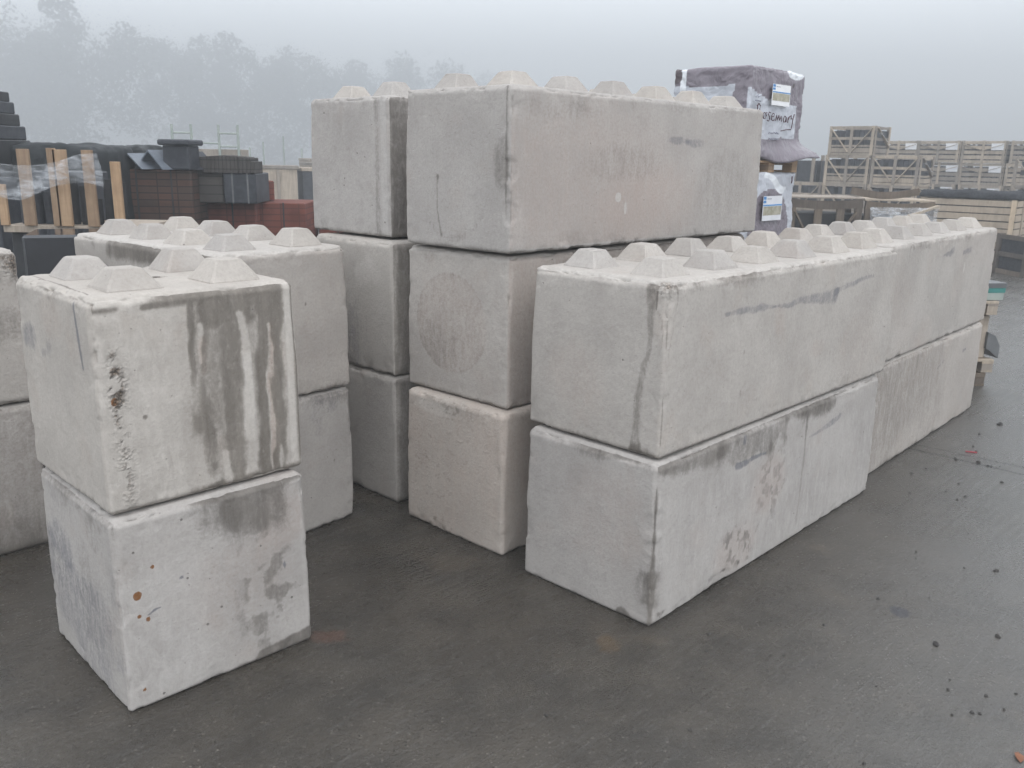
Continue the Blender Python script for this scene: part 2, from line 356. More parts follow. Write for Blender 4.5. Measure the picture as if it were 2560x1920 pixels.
# ------------------------------------------------------------------ concrete blocks
CH_ = .034
def block_mesh(L, W, H, res, seed, paint, cham=CH_, lip=1.):
    nx, ny, nz = max(4, round(L/res)), max(4, round(W/res)), max(4, round(H/res))
    quads = []
    def face(ax, val, a, b, na, nb, flip):
        A, B_ = np.meshgrid(np.arange(na), np.arange(nb), indexing='ij')
        cs = []
        for da, db in ((0, 0), (1, 0), (1, 1), (0, 1)):
            ijk = [None]*3; ijk[ax] = np.full(A.size, val); ijk[a] = (A+da).ravel(); ijk[b] = (B_+db).ravel()
            cs.append((ijk[0]*(ny+1)+ijk[1])*(nz+1)+ijk[2])
        q = np.stack(cs, 1); quads.append(q[:, ::-1] if flip else q)
    face(2, 0, 0, 1, nx, ny, True); face(2, nz, 0, 1, nx, ny, False)
    face(1, 0, 0, 2, nx, nz, False); face(1, ny, 0, 2, nx, nz, True)
    face(0, 0, 1, 2, ny, nz, True); face(0, nx, 1, 2, ny, nz, False)
    Q = np.concatenate(quads); ids, inv = np.unique(Q, return_inverse=True); Q = inv.reshape(Q.shape)
    k = ids % (nz+1); j = (ids//(nz+1)) % (ny+1); i = ids//((nz+1)*(ny+1))
    P = np.stack([i*L/nx, j*W/ny, k*H/nz], 1)
    half = np.array([L/2, W/2, H/2]); c = P-half
    r = cham; rv = (.42+.46*ss(c[:, 2], .0, half[2]*.8))[:, None]*cham
    q = np.clip(c, -(half-rv), half-rv); d = c-q; ad = np.abs(d)
    nm = (ad**1.15).sum(1)**(1/1.15); nm[nm == 0] = 1
    dr = d/nm[:, None]*rv
    n2 = np.linalg.norm(dr, axis=1); n2[n2 == 0] = 1; nn = dr/n2[:, None]
    srt = np.sort(ad, 1); edge = np.clip(srt[:, 1]/r, 0, 1); near = ss(np.minimum.reduce([np.sort(half-np.abs(c), 1)[:, 1]]), .10, .0)
    off = seed*13.7
    lo = fbm(P, 1.7, 2, off)-.5; md = fbm(P, 9, 3, off+3)-.5; hi = fbm(P, 38, 2, off+5)-.5
    chips = np.maximum(ss(fbm(P, 13, 3, off+9), .54, .72), ss(fbm(P, 5, 2, off+12), .66, .74)*1.5)*(.5+fbm(P, 40, 2, off+13))
    x, y, z = P[:, 0], P[:, 1], P[:, 2]
    mr_ = (y < r*.6) & (x > -1); ml = (x < r*.6) & ~(y <= 0); mt = z > H-r*.6
    out_ = {kk: np.zeros(len(P)) for kk in ('damp', 'blue', 'warm', 'rust', 'agg', 'light')}
    wob = (fbm(P*np.array([1, 1, .35]), 7, 3, off+20)-.5)*.10
    # faces: weight functions
    wobf = (fbm(P*np.array([1, 1, .5]), 24, 3, off+21)-.5)*.035
    fr = ((ad[:, 1] >= ad.max(1)-1e-9) & (d[:, 1] < 0)).astype(float); fl = ((ad[:, 0] >= ad.max(1)-1e-9) & (d[:, 0] < 0)).astype(float)
    ft = ((ad[:, 2] >= ad.max(1)-1e-9) & (d[:, 2] > 0)).astype(float)
    # general weathering: seep lines along upper edges, dirty arris
    out_['damp'] += .30*ss(z, H-.16, H-.02)*(1-ft)*ss(fbm(P*np.array([1, 1, .25]), 6, 3, off+30), .5, .72)
    out_['damp'] += .22*edge*ss(fbm(P, 10, 3, off+31), .45, .62)*(1-ft)
    out_['damp'] += .5*ss(.05-z, 0, .045)*(1-ft)*ss(fbm(P, 8, 3, off+33), .42, .62)
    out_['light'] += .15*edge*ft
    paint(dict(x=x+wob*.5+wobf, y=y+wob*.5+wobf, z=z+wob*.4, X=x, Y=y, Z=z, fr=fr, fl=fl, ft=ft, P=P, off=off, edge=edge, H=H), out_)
    disp = lo*.0045+md*.0018+hi*.0009*(1+2*edge)
    disp -= chips*np.maximum(edge, near*.3)*.017
    top_e = edge*ss(z, H-.06, H-.01)
    disp += lip*top_e*(np.maximum(fbm(P, 22, 3, off+40)-.50, 0))*.045
    disp -= out_['agg']*(.002+.012*ss(fbm(P, 55, 2, off+50), .4, .7))
    V = q+half+dr+nn*disp[:, None]
    me = bpy.data.meshes.new('concrete_block')
    me.vertices.add(len(V)); me.vertices.foreach_set('co', V.astype(np.float32).ravel())
    me.loops.add(Q.size); me.loops.foreach_set('vertex_index', Q.astype(np.int32).ravel())
    me.polygons.add(len(Q)); me.polygons.foreach_set('loop_start', np.arange(0, Q.size, 4, dtype=np.int32))
    me.polygons.foreach_set('use_smooth', np.ones(len(Q), bool))
    me.update(calc_edges=True)
    for nm_, ks in (('stain', ('damp', 'blue', 'warm')), ('stain2', ('rust', 'agg', 'light'))):
        a = me.color_attributes.new(nm_, 'FLOAT_COLOR', 'POINT')
        cc = np.ones((len(V), 4), np.float32)
        for t_, kk in enumerate(ks): cc[:, t_] = np.clip(out_[kk], 0, 1)
        a.data.foreach_set('color', cc.ravel())
    return me

def stud_mesh(seed):
    rr = random.Random(seed); b = .101; t = .050; ch = .14 if seed % 2 else .09; h = .085
    rings = [(b*1.04, -.02), (b*1.0, .004), (b*.95, .012), (t*1.13, h-.012), (t*1.0, h-.003), (t*.86, h)]
    vs = []; fs = []
    for w_, z in rings:
        o = w_*(1-ch)
        for x, y in ((w_, -o), (w_, o), (o, w_), (-o, w_), (-w_, o), (-w_, -o), (-o, -w_), (o, -w_)):
            vs.append((x+rr.uniform(-.002, .002), y+rr.uniform(-.002, .002), z))
    for k in range(len(rings)-1):
        for i in range(8): fs.append((k*8+i, k*8+(i+1) % 8, (k+1)*8+(i+1) % 8, (k+1)*8+i))
    fs.append(tuple(range(40, 48)))
    me = bpy.data.meshes.new('stud'); me.from_pydata(vs, [], fs); me.materials.append(CONC)
    return me
STUDS = [stud_mesh(s) for s in range(5)]

def gen(o, m):  # mottled default
    pass
def mk(fn): return fn
def S(x, z, pts, wd): return stroke(x, z, pts, wd)

def p_M0(o, m):
    m['warm'] += .6+.5*(fbm(o['P'], 2.2, 2, 4)-.5); m['damp'] += o['fl']*(.42*ss(fbm(o['P']*np.array([1, 1, 2.2]), 26, 4, 2), .58, .70)*ss(o['y'], -.1, .5))
    m['agg'] += .08*o['fl']*ss(fbm(o['P']*np.array([1, 1, 2.6]), 22, 2, 8), .62, .75)
    m['light'] += .5*o['fl']*blob(o['y'], o['z'], .55, .72, .2, .05)
def p_M1(o, m):
    d = np.hypot((o['Y']-.43), (o['Z']-.40)); disc = 1-ss(d, .265, .285)
    m['damp'] += o['fl']*(disc*(.24+.22*ss(fbm(o['P'], 4, 3, 6), .42, .6)*ss(o['y'], .25, .6))+.15*np.exp(-((d-.272)/.012)**2))
    m['warm'] += o['fl']*disc*.35+.15; m['light'] += o['fl']*.4*ss(o['Z'], .74, .78)
    m['warm'] += .5*o['fr']; m['damp'] += .45*o['fr']*ss(o['X'], -.1, .5)*ss(fbm(o['P'], 3, 2, 5), .4, .6)*.8
def p_M2(o, m):
    d = np.hypot((o['Y']-.42)/.9, (o['Z']-.36)); disc = 1-ss(d, .30, .34)
    m['blue'] += o['fl']*disc*.22; m['damp'] += o['fl']*disc*.14; m['damp'] += o['fl']*.25*np.exp(-((d-.31)/.02)**2)*ss(o['z'], .3, .0)
    m['damp'] += o['fl']*S(o['Y'], o['Z'], [(.53, .35, .6), (.535, .2, .5), (.50, .06, .8)], .01)*.6+o['fl']*blob(o['Y'], o['Z'], .53, .36, .012, .015)
    m['damp'] += o['fl']*.55*blob(o['Y'], o['Z'], .07, .43, .06, .16)+o['fl']*.8*band(o['Y'], .028, .04, .006)*ss(o['Z'], .1, .3)
    f = o['fr']
    m['warm'] += f*(.48*blob(o['x'], o['z'], .55, .32, 1.1, .5)+.3*blob(o['x'], o['z'], 1.2, .2, .6, .25)+.1)
    m['blue'] += f*(.55*blob(o['x'], o['z'], 1.62, .565, .13, .035)+.4*blob(o['x'], o['z'], 1.42, .575, .14, .03)+.25*blob(o['x'], o['z'], 1.0, .6, .6, .12)+.2*blob(o['x'], o['z'], 1.95, .22, .5, .2))
    m['damp'] += f*(.32*blob(o['x'], o['z'], .9, .44, .45, .13)+.3*blob(o['x'], o['z'], 2.0, .3, .4, .3)+.25*blob(o['x'], o['z'], .3, .7, .5, .06))
    m['light'] += f*(blob(o['X'], o['Z'], .86, .26, .03, .03)+blob(o['X'], o['Z'], .93, .2, .015, .04)+.8*ss(o['Z'], .035, .01)+.3*band(o['X'], .03, .1, .02))
def p_R1(o, m):
    fl, fr = o['fl'], o['fr']
    m['damp'] += fl*.56*S(o['y'], o['z'], [(.095, .80, 1), (.088, .6, .8), (.08, .46, .45), (.105, .38, .9), (.125, .2, 1.1), (.135, .0, 1.1)], .026)
    m['damp'] += fl*.55*S(o['Y'], o['Z'], [(.062, .74, .5), (.058, .66, .7), (.03, .62, .7), (.02, .5, .6)], .006)+.35*fl*blob(o['y'], o['z'], .10, .01, .08, .05)
    m['blue'] += fr*(.62*S(o['x'], o['z'], [(.46, .60, .3), (.62, .603, .6), (.80, .592, .7), (.92, .578, .25), (1.12, .58, .6), (1.42, .585, 1.05), (1.6, .565, 1.5)], .033)+.5*S(o['x'], o['z'], [(1.6, .585, .6), (1.75, .61, .6), (2.1, .64, .4)], .03))
    m['damp'] += fr*(.75*band(o['X'], .0, .012, .008)*ss(fbm(o['P'], 9, 2, 3), .35, .5)+.5*S(o['x'], o['z'], [(.06, .77, .6), (.05, .6, .5), (.03, .5, .4)], .01))
    for cx in (.66, 1.5, 1.62): m['damp'] += fr*.38*band(o['x'], cx-.012, cx+.012, .01)*ss(fbm(o['P'], 11, 3, cx*9), .5, .62)*band(o['z'], .05, .6, .05)
    m['warm'] += fr*(.4*blob(o['x'], o['z'], 1.0, .5, .08, .1)+.4*blob(o['x'], o['z'], 1.45, .3, .1, .06)+.25*blob(o['x'], o['z'], 2.0, .2, .3, .3))+fl*.35*blob(o['y'], o['z'], .5, .3, .2, .2)
    m['blue'] += fr*.22*blob(o['x'], o['z'], 1.95, .3, .35, .4)
    m['damp'] += fr*.30*ss(o['z'], .68, .76)*ss(fbm(o['P'], 6, 3, 9), .4, .6)
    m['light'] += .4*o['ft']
    m['agg'] += .5*np.exp(-((o['X']/.09)**2+(o['Y']/.09)**2+((o['Z']-o['H'])/.05)**2))
def p_R0(o, m):
    fl, fr = o['fl'], o['fr']; nz = fbm(o['P'], 7, 4, 33)
    topb = .71-.05*np.sin(o['X']*5)-.09*(nz-.5)
    m['damp'] += fr*.85*ss(o['Z'], topb-.01, topb+.06)*.85*(1-ss(o['X'], 1.5, 2.2)*.6)
    m['damp'] += fr*.55*blob(o['x'], o['z'], .95, .68, .55, .09)*ss(nz, .42, .55)
    m['blue'] += fr*(.8*S(o['x'], o['z'], [(.70, .615, 1.2), (.8, .61, .8), (.99, .615, .4)], .02)+.8*blob(o['X'], o['Z'], .75, .735, .02, .035)+.6*S(o['x'], o['z'], [(1.5, .585, .3), (1.75, .605, 1), (1.9, .64, .8)], .025))
    m['damp'] += fr*.55*band(o['x'], 1.43, 1.455, .012)*band(o['z'], .08, .75, .05)
    m['damp'] += fr*(.62*blob(o['x'], o['z'], .76, .16, .24, .16)*ss(fbm(o['P']*np.array([1, 1, .7]), 30, 4, 3), .46, .62)+.5*blob(o['x'], o['z'], 1.08, .42, .20, .28)*ss(fbm(o['P'], 28, 4, 13), .46, .62))
    m['warm'] += fr*(.8*blob(o['x'], o['z'], 1.05, .42, .2, .2)+.7*blob(o['x'], o['z'], .75, .15, .25, .15))
    m['damp'] += fr*.5*S(o['x'], o['z'], [(.05, .05, .5), (.3, .02, 1), (.5, .06, .8), (.9, .06, .6)], .02)*ss(fbm(o['P'], 25, 3, 13), .45, .55)
    e = np.exp(-((o['X']+o['Y'])/.045)**2)
    m['damp'] += (fl+fr)*(1.0*np.exp(-((o['X']+o['Y'])/.016)**2)*ss(o['Z'], .72, .60)+.95*np.exp(-((o['x']+o['y'])/.075)**2)*ss(o['Z'], .30, .24)*ss(fbm(o['P'], 5, 2, 3), .2, .45))
    m['damp'] += fl*(.9*blob(o['y'], o['z'], .15, .0, .04, .055)+.65*ss(o['Z'], .73+.03*np.sin(o['Y']*12), .77)*ss(o['Y'], .0, .2)*ss(.5-o['Y'], -.1, .1)+.5*blob(o['y'], o['z'], .75, .0, .1, .02))
    m['warm'] += fl*.35*blob(o['y'], o['z'], .3, .45, .3, .3)
    m['light'] += fr*.35*ss(.68-o['Z'], 0, .1)+.15*fl
def p_Q1(o, m):
    m['blue'] += o['fr']*(.62*S(o['x'], o['z'], [(1.12, .655, .4), (1.25, .66, 1.1), (1.32, .675, 1.1)], .028)+.62*S(o['x'], o['z'], [(1.60, .648, .9), (1.78, .66, 1.2)], .026)+.3*S(o['x'], o['z'], [(.95, .66, 1), (1.1, .64, .7)], .03))
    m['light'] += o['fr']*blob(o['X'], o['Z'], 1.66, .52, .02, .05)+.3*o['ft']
    m['damp'] += o['fr']*(.5*S(o['x'], o['z'], [(.36, .75, 1), (.34, .6, .4)], .012)+.25*ss(o['z'], .70, .78))
    m['warm'] += .3*o['fr']*ss(fbm(o['P'], 2.5, 2, 3), .4, .7)
def p_Q0(o, m):
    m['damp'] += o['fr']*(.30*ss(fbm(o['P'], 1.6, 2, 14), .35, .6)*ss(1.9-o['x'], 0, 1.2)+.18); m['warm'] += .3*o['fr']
    m['blue'] += o['fr']*(.5*S(o['x'], o['z'], [(1.25, .55, .6), (1.42, .59, 1.1)], .018)+.7*S(o['x'], o['z'], [(1.9, .59, 1), (1.97, .6, .8)], .018))
    m['light'] += o['fr']*(.4*ss(o['Z'], .045, .02)+.6*blob(o['X'], o['Z'], .95, .2, .01, .03)+.6*blob(o['X'], o['Z'], 1.15, .17, .012, .015))
def p_L1(o, m):
    fl, fr = o['fl'], o['fr']; x, z, X, Z = o['x'], o['z'], o['X'], o['Z']; nz = fbm(o['P']*np.array([1, 1, .35]), 14, 3, 5)
    d = 1.0*band(x, .61, .735, .02)*ss(.86-X+.0*Z, 0, .02)
    d = np.maximum(d, .9*band(x, .455, .555, .025)); d = np.maximum(d, .62*band(x, .36, .62, .04)*ss(z, .12, .3)); d = np.maximum(d, .75*band(x, .375, .425, .02)*ss(z, .0, .1))
    d = np.maximum(d, .95*band(x, .335, .365, .01)*ss(z, .33, .5)); d = np.maximum(d, .6*band(x, .335, .40, .02)*band(z, .24, .33, .03))
    d = np.maximum(d, .95*band(x, .36, .62, .03)*ss(z, .58, .66)); d = np.maximum(d, .9*band(x, .20, .74, .05)*ss(z, .715, .745))
    d = np.maximum(d, .55*band(x, .42, .52, .03)*ss(.5-z, 0, .2)); d = np.maximum(d, .9*ss(X, .765, .79)*ss(nz, .3, .5))
    d = np.maximum(d, .9*band(x, .3, .9, .1)*ss(.045-Z, 0, .03))
    d *= 1-.9*S(x, z, [(.555, .68, .9), (.57, .5, 1.1), (.58, .3, 1.3), (.575, .15, .5)], .017)
    d *= 1-.75*S(x, z, [(.38, .66, .5), (.385, .52, .6)], .012); d *= 1-.7*S(x, z, [(.665, .62, .6), (.675, .45, 1.), (.68, .25, .8), (.675, .02, .5)], .011)
    d *= 1-.8*S(x, z, [(.45, .14, .8), (.46, .02, 1)], .02); d *= 1-.7*blob(X, Z, .7, .06, .012, .06)
    m['damp'] += fr*d; m['warm'] += fr*(.8*S(x, z, [(.68, .62, 1), (.69, .3, 1), (.69, .0, .7)], .014)+.7*S(x, z, [(.39, .6, 1), (.40, .48, 1)], .014))
    m['light'] += fr*(.55*ss(X, .735, .75)*ss(.79-X, 0, .02)+.4*ss(.33-X, 0, .05)+.6*S(x, z, [(.57, .5, 1), (.58, .2, 1)], .03))
    a = np.exp(-((X-.06-.02*(1-Z)-.5*(o['x']-X))/.028)**2)*band(Z, .03, .60, .03)*ss(fbm(o['P'], 34, 3, 5), .44, .60)
    m['agg'] += fr*a*(.45+.35*ss(Z, .2, .45))
    m['rust'] += fr*blob(X, Z, .055, .42, .015, .018)
    m['damp'] += fr*(.9*blob(X, Z, .155, .345, .011, .011)+.25*blob(x, z, .3, .3, .15, .12))
    m['blue'] += fl*(.95*S(o['Y'], Z, [(.148, .765, .5), (.13, .66, 1.1), (.11, .53, .8)], .010)+.5*blob(o['y'], z, .60, .56, .20, .07)*ss(nz, .35, .55)+.12)
    m['damp'] += fl*(.35*ss(z, .62, .78)*ss(nz, .45, .65)); m['warm'] += fl*.4*blob(o['y'], z, .4, .68, .15, .1)
    m['damp'] += o['ft']*.9*S(X, o['Y'], [(.045, .12, .5), (.05, .4, 1), (.055, .72, .6)], .006)
    m['damp'] += .8*np.exp(-((o['Z']-.745)/.012)**2)*fr*ss(.30-X, 0, .1)*ss(nz, .4, .55)
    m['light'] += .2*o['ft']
    hole = blob(X, o['Y'], .40, .40, .055, .022)*o['ft']; m['damp'] += hole*2; m['agg'] += hole*1.5
def p_L0(o, m):
    fl, fr = o['fl'], o['fr']; x, z, X, Z = o['x'], o['z'], o['X'], o['Z']; nz = fbm(o['P'], 11, 4, 15)
    m['damp'] += fr*(.75*band(x, .44, .72, .05)*ss(z, .48, .66)+.6*band(x, .30, .5, .07)*ss(z, .55, .7)+.8*ss(Z, .745, .775)*ss(x, .25, .45))
    m['damp'] += fr*.65*blob(x, z, .60, .30, .16, .34)*ss(nz, .47, .58)
    m['damp'] += fr*(.95*ss(.055+.12*(X-.55)-Z, 0, .02)*ss(X, .50, .56)+.6*ss(.03-Z, 0, .02)*ss(X, .35, .5))
    m['warm'] += fr*(.55*blob(x, z, .68, .62, .15, .15)+.3*blob(x, z, .45, .4, .3, .2)); m['light'] += fr*(.45*ss(.45-X, 0, .2)*ss(.7-Z, 0, .2)+.35*ss(X, .74, .77))
    rn = .55+1.0*fbm(o['P'], 60, 2, 5)
    for a, b, r in ((.105, .57, .008), (.04, .472, .018), (.04, .387, .009), (.072, .365, .009), (.034, .08, .008)): m['rust'] += fr*blob(X, Z, a+.03, b, r, r*1.1)*rn
    m['blue'] += fr*(S(X, Z, [(.10, .38, .6), (.13, .395, .9), (.15, .395, .5)], .006)+blob(X, Z, .68, .40, .008, .02)+blob(X, Z, .24, .49, .01, .009))
    m['blue'] += fl*(.42*ss(fbm(o['P'], 3.2, 3, 25), .38, .62)+.3*blob(o['y'], z, .6, .5, .15, .1)+.12); m['damp'] += fl*(.35*ss(Z, .68, .77)+.28*ss(fbm(o['P'], 6, 3, 45), .5, .65))
    m['light'] += fl*.4*ss(.02-Z, -.01, .01)
def p_B2(o, m):
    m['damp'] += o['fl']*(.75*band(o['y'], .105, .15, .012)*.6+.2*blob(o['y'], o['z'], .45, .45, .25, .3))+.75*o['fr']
    m['blue'] += .25*o['fl']*ss(o['z'], .70, .78); m['light'] += o['fl']*.5*band(o['Y'], .03, .09, .01)
def p_B1(o, m):
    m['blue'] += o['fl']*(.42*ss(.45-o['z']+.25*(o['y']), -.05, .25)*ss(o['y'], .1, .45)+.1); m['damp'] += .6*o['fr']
    m['light'] += .5*o['fl']*blob(o['y'], o['z'], .25, .6, .15, .12)
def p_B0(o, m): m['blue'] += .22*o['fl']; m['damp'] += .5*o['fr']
def p_A1(o, m):
    fl = o['fl']; nz = fbm(o['P']*np.array([1, 1, .3]), 9, 3, 75)
    m['warm'] += .2*o['fr']; m['damp'] += fl*(.85*ss(o['z'], .66, .72)*ss(nz, .40, .55)*ss(1.5-o['y'], 0, .3)+.3*ss(nz, .55, .65))
    m['blue'] += fl*.6*blob(o['y'], o['z'], 1.2, .55, .25, .12)
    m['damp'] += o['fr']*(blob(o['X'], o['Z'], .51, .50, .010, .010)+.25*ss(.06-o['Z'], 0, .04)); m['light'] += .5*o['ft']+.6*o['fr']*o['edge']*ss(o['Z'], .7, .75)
def p_A0(o, m):
    m['blue'] += o['fr']*(.22+.25*ss(fbm(o['P']*np.array([1, 1, .3]), 9, 3, 85), .5, .65)*ss(o['z'], .3, .8)); m['damp'] += o['fr']*(blob(o['X'], o['Z'], .66, .38, .01, .01)+.3*ss(o['z'], .68, .77))
def p_F1(o, m):
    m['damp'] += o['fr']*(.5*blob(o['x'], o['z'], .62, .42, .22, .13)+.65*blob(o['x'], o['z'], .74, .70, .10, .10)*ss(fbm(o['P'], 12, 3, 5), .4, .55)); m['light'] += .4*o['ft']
    m['agg'] += .8*np.exp(-(((o['X']-.8)/.09)**2+(o['Y']/.07)**2+((o['Z']-.72)/.07)**2))
def p_F0(o, m):
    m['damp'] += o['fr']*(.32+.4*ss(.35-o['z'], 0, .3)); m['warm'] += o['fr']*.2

GR = 'interlocking concrete blocks stacked in the yard'
blocks = [  # x, y, rz, z, L, W, H, res, paint, studs, label, cham
 (-.038, 4.30, .822, .000, 2.4, .78, .793, .010, p_M0, 0, 'pinkish pitted concrete block with a chipped edge, bottom of the tallest middle stack', .032),
 (-.023, 4.368, .824, .799, 2.4, .789, .795, .010, p_M1, 0, 'concrete block with a large brownish round stain on its end, second in the tallest stack', .032),
 (-.022, 4.309, .813, 1.612, 2.435, .794, .800, .009, p_M2, 1, 'long pink-tinged studded block on top of the tallest stack, highest block in the yard', .030),
 (.648, 3.591, .812, .000, 2.45, .787, .788, .0075, p_R0, 0, 'long whitish block on the ground with a dark seep line down its near corner', .036),
 (.652, 3.629, .802, .797, 2.48, .790, .783, .0075, p_R1, 1, 'long studded block with a blue-grey smear on its side, top of the near right stack', .040),
 (2.43, 5.63, .835, .000, 2.42, .79, .778, .010, p_Q0, 0, 'brownish smooth block on the ground at the far right end of the right row', .036),
 (2.40, 5.60, .838, .786, 2.50, .79, .788, .010, p_Q1, 1, 'long studded block with two small blue-grey dabs, upper block at the far right end', .030),
 (-1.429, 2.889, .777, .000, .797, .80, .786, .0065, p_L0, 0, 'whitish cube block with rust specks and a brown patch, on the ground at front left', .034),
 (-1.439, 2.919, .793, .796, .800, .79, .790, .0065, p_L1, 1, 'cube block with dark dripping water stains and four studs on top, front left', .036),
 (-.690, 5.02, .820, .000, 2.4, .79, .794, .012, p_B0, 0, 'shaded plain block on the ground, bottom of the three-high stack behind left', .034),
 (-.695, 5.03, .820, .801, 2.4, .79, .790, .012, p_B1, 0, 'grey block with a darker bluish lower half, middle of the three-high stack behind left', .034),
 (-.720, 5.17, .830, 1.606, 2.4, .787, .800, .010, p_B2, 1, 'pale studded block with a dark side face, top of the three-high stack behind left', .030),
 (-1.44, 4.222, .861, .000, .80, 1.6, .793, .010, p_A0, 0, 'grey block on the ground behind the stained cube, under an eight-stud block', .034),
 (-1.44, 4.215, .858, .800, .80, 1.6, .795, .010, p_A1, 1, 'eight-stud block with a pinhole and ragged pale rim, behind the stained cube', .036),
 (-3.035, 3.81, .820, .000, .80, 1.6, .793, .012, p_F0, 0, 'brownish lower block cut off by the left edge of the photo', .034),
 (-3.035, 3.81, .820, .802, .80, 1.6, .790, .012, p_F1, 1, 'upper block with a crumbled top corner, cut off by the left edge of the photo', .050),
]
for bi, (x, y, rz, z, L, W, H, res, pf, st, lab, ch) in enumerate(blocks):
    root = empty('concrete_block', (x, y, z), rz)
    tag(root, lab, 'concrete block', GR)
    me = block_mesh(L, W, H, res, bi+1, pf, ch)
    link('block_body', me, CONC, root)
    if st:
        nx, ny = round(L/.4), round(W/.4)
        for i in range(nx):
            for j in range(ny):
                s = link('stud', random.choice(STUDS), None, root)
                s.location = (L*(i+.5)/nx+random.uniform(-.004, .004), W*(j+.5)/ny+random.uniform(-.004, .004), H-.001)
                s.scale = (random.uniform(.95, 1.05), random.uniform(.95, 1.05), random.uniform(.90, 1.08)); s.rotation_euler = (random.uniform(-.02, .02), random.uniform(-.02, .02), random.choice((0, 1, 2, 3))*math.pi/2+random.uniform(-.02, .02))

# ------------------------------------------------------------------ wrapped pallet packs
YAW = .82
U2 = Vector((math.cos(YAW), math.sin(YAW), 0)); V2 = Vector((-math.sin(YAW), math.cos(YAW), 0))
def mat_wrap():
    m = MT('printed_shrink_wrap', .3, .5); A = m.n('ShaderNodeVertexColor', layer_name='print')
    sa = m.n('ShaderNodeSeparateColor'); m.l(A.outputs[0], sa.inputs[0]); v = m.co()
    c = m.mix(m.rng(sa.outputs[0], .4, .6), (.46, .475, .52), (.185, .160, .185))
    c = m.mix(m.rng(sa.outputs[1], .3, .7), c, (.72, .74, .77)); c = m.mix(m.rng(sa.outputs[2], .3, .7), c, (.07, .05, .055))
    m.col(c); g = m.noise(m.co((1, 1, .35)), 16, 4, .6, 1.2); m.nrm(m.bump(g, .35, .02, m.bump(m.noise(v, 5, 3, .6, .8), .5, .05))); return m.m
WRAP = mat_wrap()
def wrap_mesh(L, W, H, seed, pf, skirt):
    me = block_mesh(L, W, H, .018, seed, lambda o, m: None, .02, 0)
    n_ = len(me.vertices); co = np.empty(n_*3, np.float32); me.vertices.foreach_get('co', co); co = co.reshape(-1, 3)
    P = co.astype(float).copy(); c = P-np.array([L/2, W/2, 0]); nrm_ = np.zeros_like(c)
    nrm_[:, 0] = np.where(np.abs(c[:, 0]) > L/2-.03, np.sign(c[:, 0]), 0); nrm_[:, 1] = np.where(np.abs(c[:, 1]) > W/2-.03, np.sign(c[:, 1]), 0)
    dl = (fbm(P*np.array([1, 1, .5]), 7, 3, seed)-.5)*.035+(fbm(P*np.array([1, 1, 2.]), 17, 2, seed+3)-.5)*.014
    if skirt:
        sk = ss(.22-P[:, 2], 0, .22); dl = dl+sk*(.03+.14*ss(P[:, 0], .3, L))*(P[:, 2] < .3)
        P[:, 2] += sk*(.03*np.sin(P[:, 0]*7)-.0)
    P += nrm_*dl[:, None]; P[:, 2] += (fbm(P, 4, 2, seed+9)-.5)*.03*(P[:, 2] > H-.05)
    me.vertices.foreach_set('co', P.astype(np.float32).ravel())
    a = me.color_attributes.new('print', 'FLOAT_COLOR', 'POINT'); cc = np.ones((n_, 4), np.float32); cc[:, :3] = 0
    pf(co[:, 0], co[:, 1], co[:, 2], cc, P); a.data.foreach_set('color', cc.ravel()); me.update(); return me
def pallet_parts(root, L, W, mat=WNEW, h=.12):
    for j in range(6):
        y0 = j*(W-.1)/5; MB().box(0, y0, h-.022, L, y0+.1, h, .002).build('deck_board', mat, root)
    for i in range(3):
        x0 = i*(L-.12)/2
        MB().box(x0, 0, h-.044, x0+.12, W, h-.0225, .002).build('cross_board', mat, root)
        for j in range(3):
            y0 = j*(W-.12)/2; MB().box(x0+.002, y0+.002, .022, x0+.118, y0+.118, h-.0445, .003).build('pallet_block', mat, root)
        MB().box(x0, .001, 0, x0+.12, W-.001, .0218, .002).build('bottom_board', mat, root)
PL, PW = 1.17, .89
def print_top(x, y, z, c, P):
    nz = (fbm(P, 6, 2, 3)-.5)*.05
    f = y < .03; l = (x < .03) & ~f
    pr = np.zeros(len(x))
    pr[f] = ((z > .69-.12*np.clip(x/.45, 0, 1)+.10*(x > .5)*0-nz*.5) | (z < .22+nz) | ((x > 1.03) & (z > .1)))[f]
    pr[l] = ((z > .72+nz*.5) | (y < .22-.25*(z-.5)))[l]; pr[~f & ~l] = 1
    c[:, 0] = pr
    c[:, 1] = np.clip(f*blob(x, z, .95, .88, .22, .07)+f*blob(x, z, .62, .58, .25, .06)+l*((y > .73) & (y < .80) & (z > .55)), 0, 1)
    c[:, 2] = np.clip(l*blob(y, z, .85, .83, .07, .09), 0, 1)+f*blob(x, z, .907, .76, .022, .03)
def print_low(x, y, z, c, P):
    nz = (fbm(P, 6, 2, 3)-.5)*.1; f = y < .03
    c[:, 0] = np.where(f, ((x-.62)/.45)**2+((z-.3)/.40)**2+nz*2 < 1, z < .6); c[:, 1] = f*blob(x, z+.08*np.sin(x*9), .70, .76, .3, .06)
def label_sheet(root, s0, z0, w_, h_, tilt):
    Mx = Matrix.Translation((s0-.02, -.034, z0)) @ Matrix.Rotation(tilt, 4, 'Y')
    def q(a, b, c_, d, t): return MB().box(a, -t, b, c_, 0, d, 0, Mx)
    sh = q(0, 0, w_, h_, .002).build('label_sheet', PAPER, root)
    q(.01*w_, .60*h_, .99*w_, .655*h_, .0035).build('blue_stripe', BLUEINK, sh)
    q(.01*w_, .86*h_, .15*w_, .98*h_, .0035).build('blue_square', BLUEINK, sh); q(.01*w_, .72*h_, .15*w_, .82*h_, .0035).build('blue_square', BLUEINK, sh)
    q(.03*w_, .22*h_, .97*w_, .58*h_, .0035).build('printed_picture', PHOTO, sh)
    q(.2*w_, .87*h_, .42*w_, .90*h_, .0035).build('small_print', GREYINK, sh)
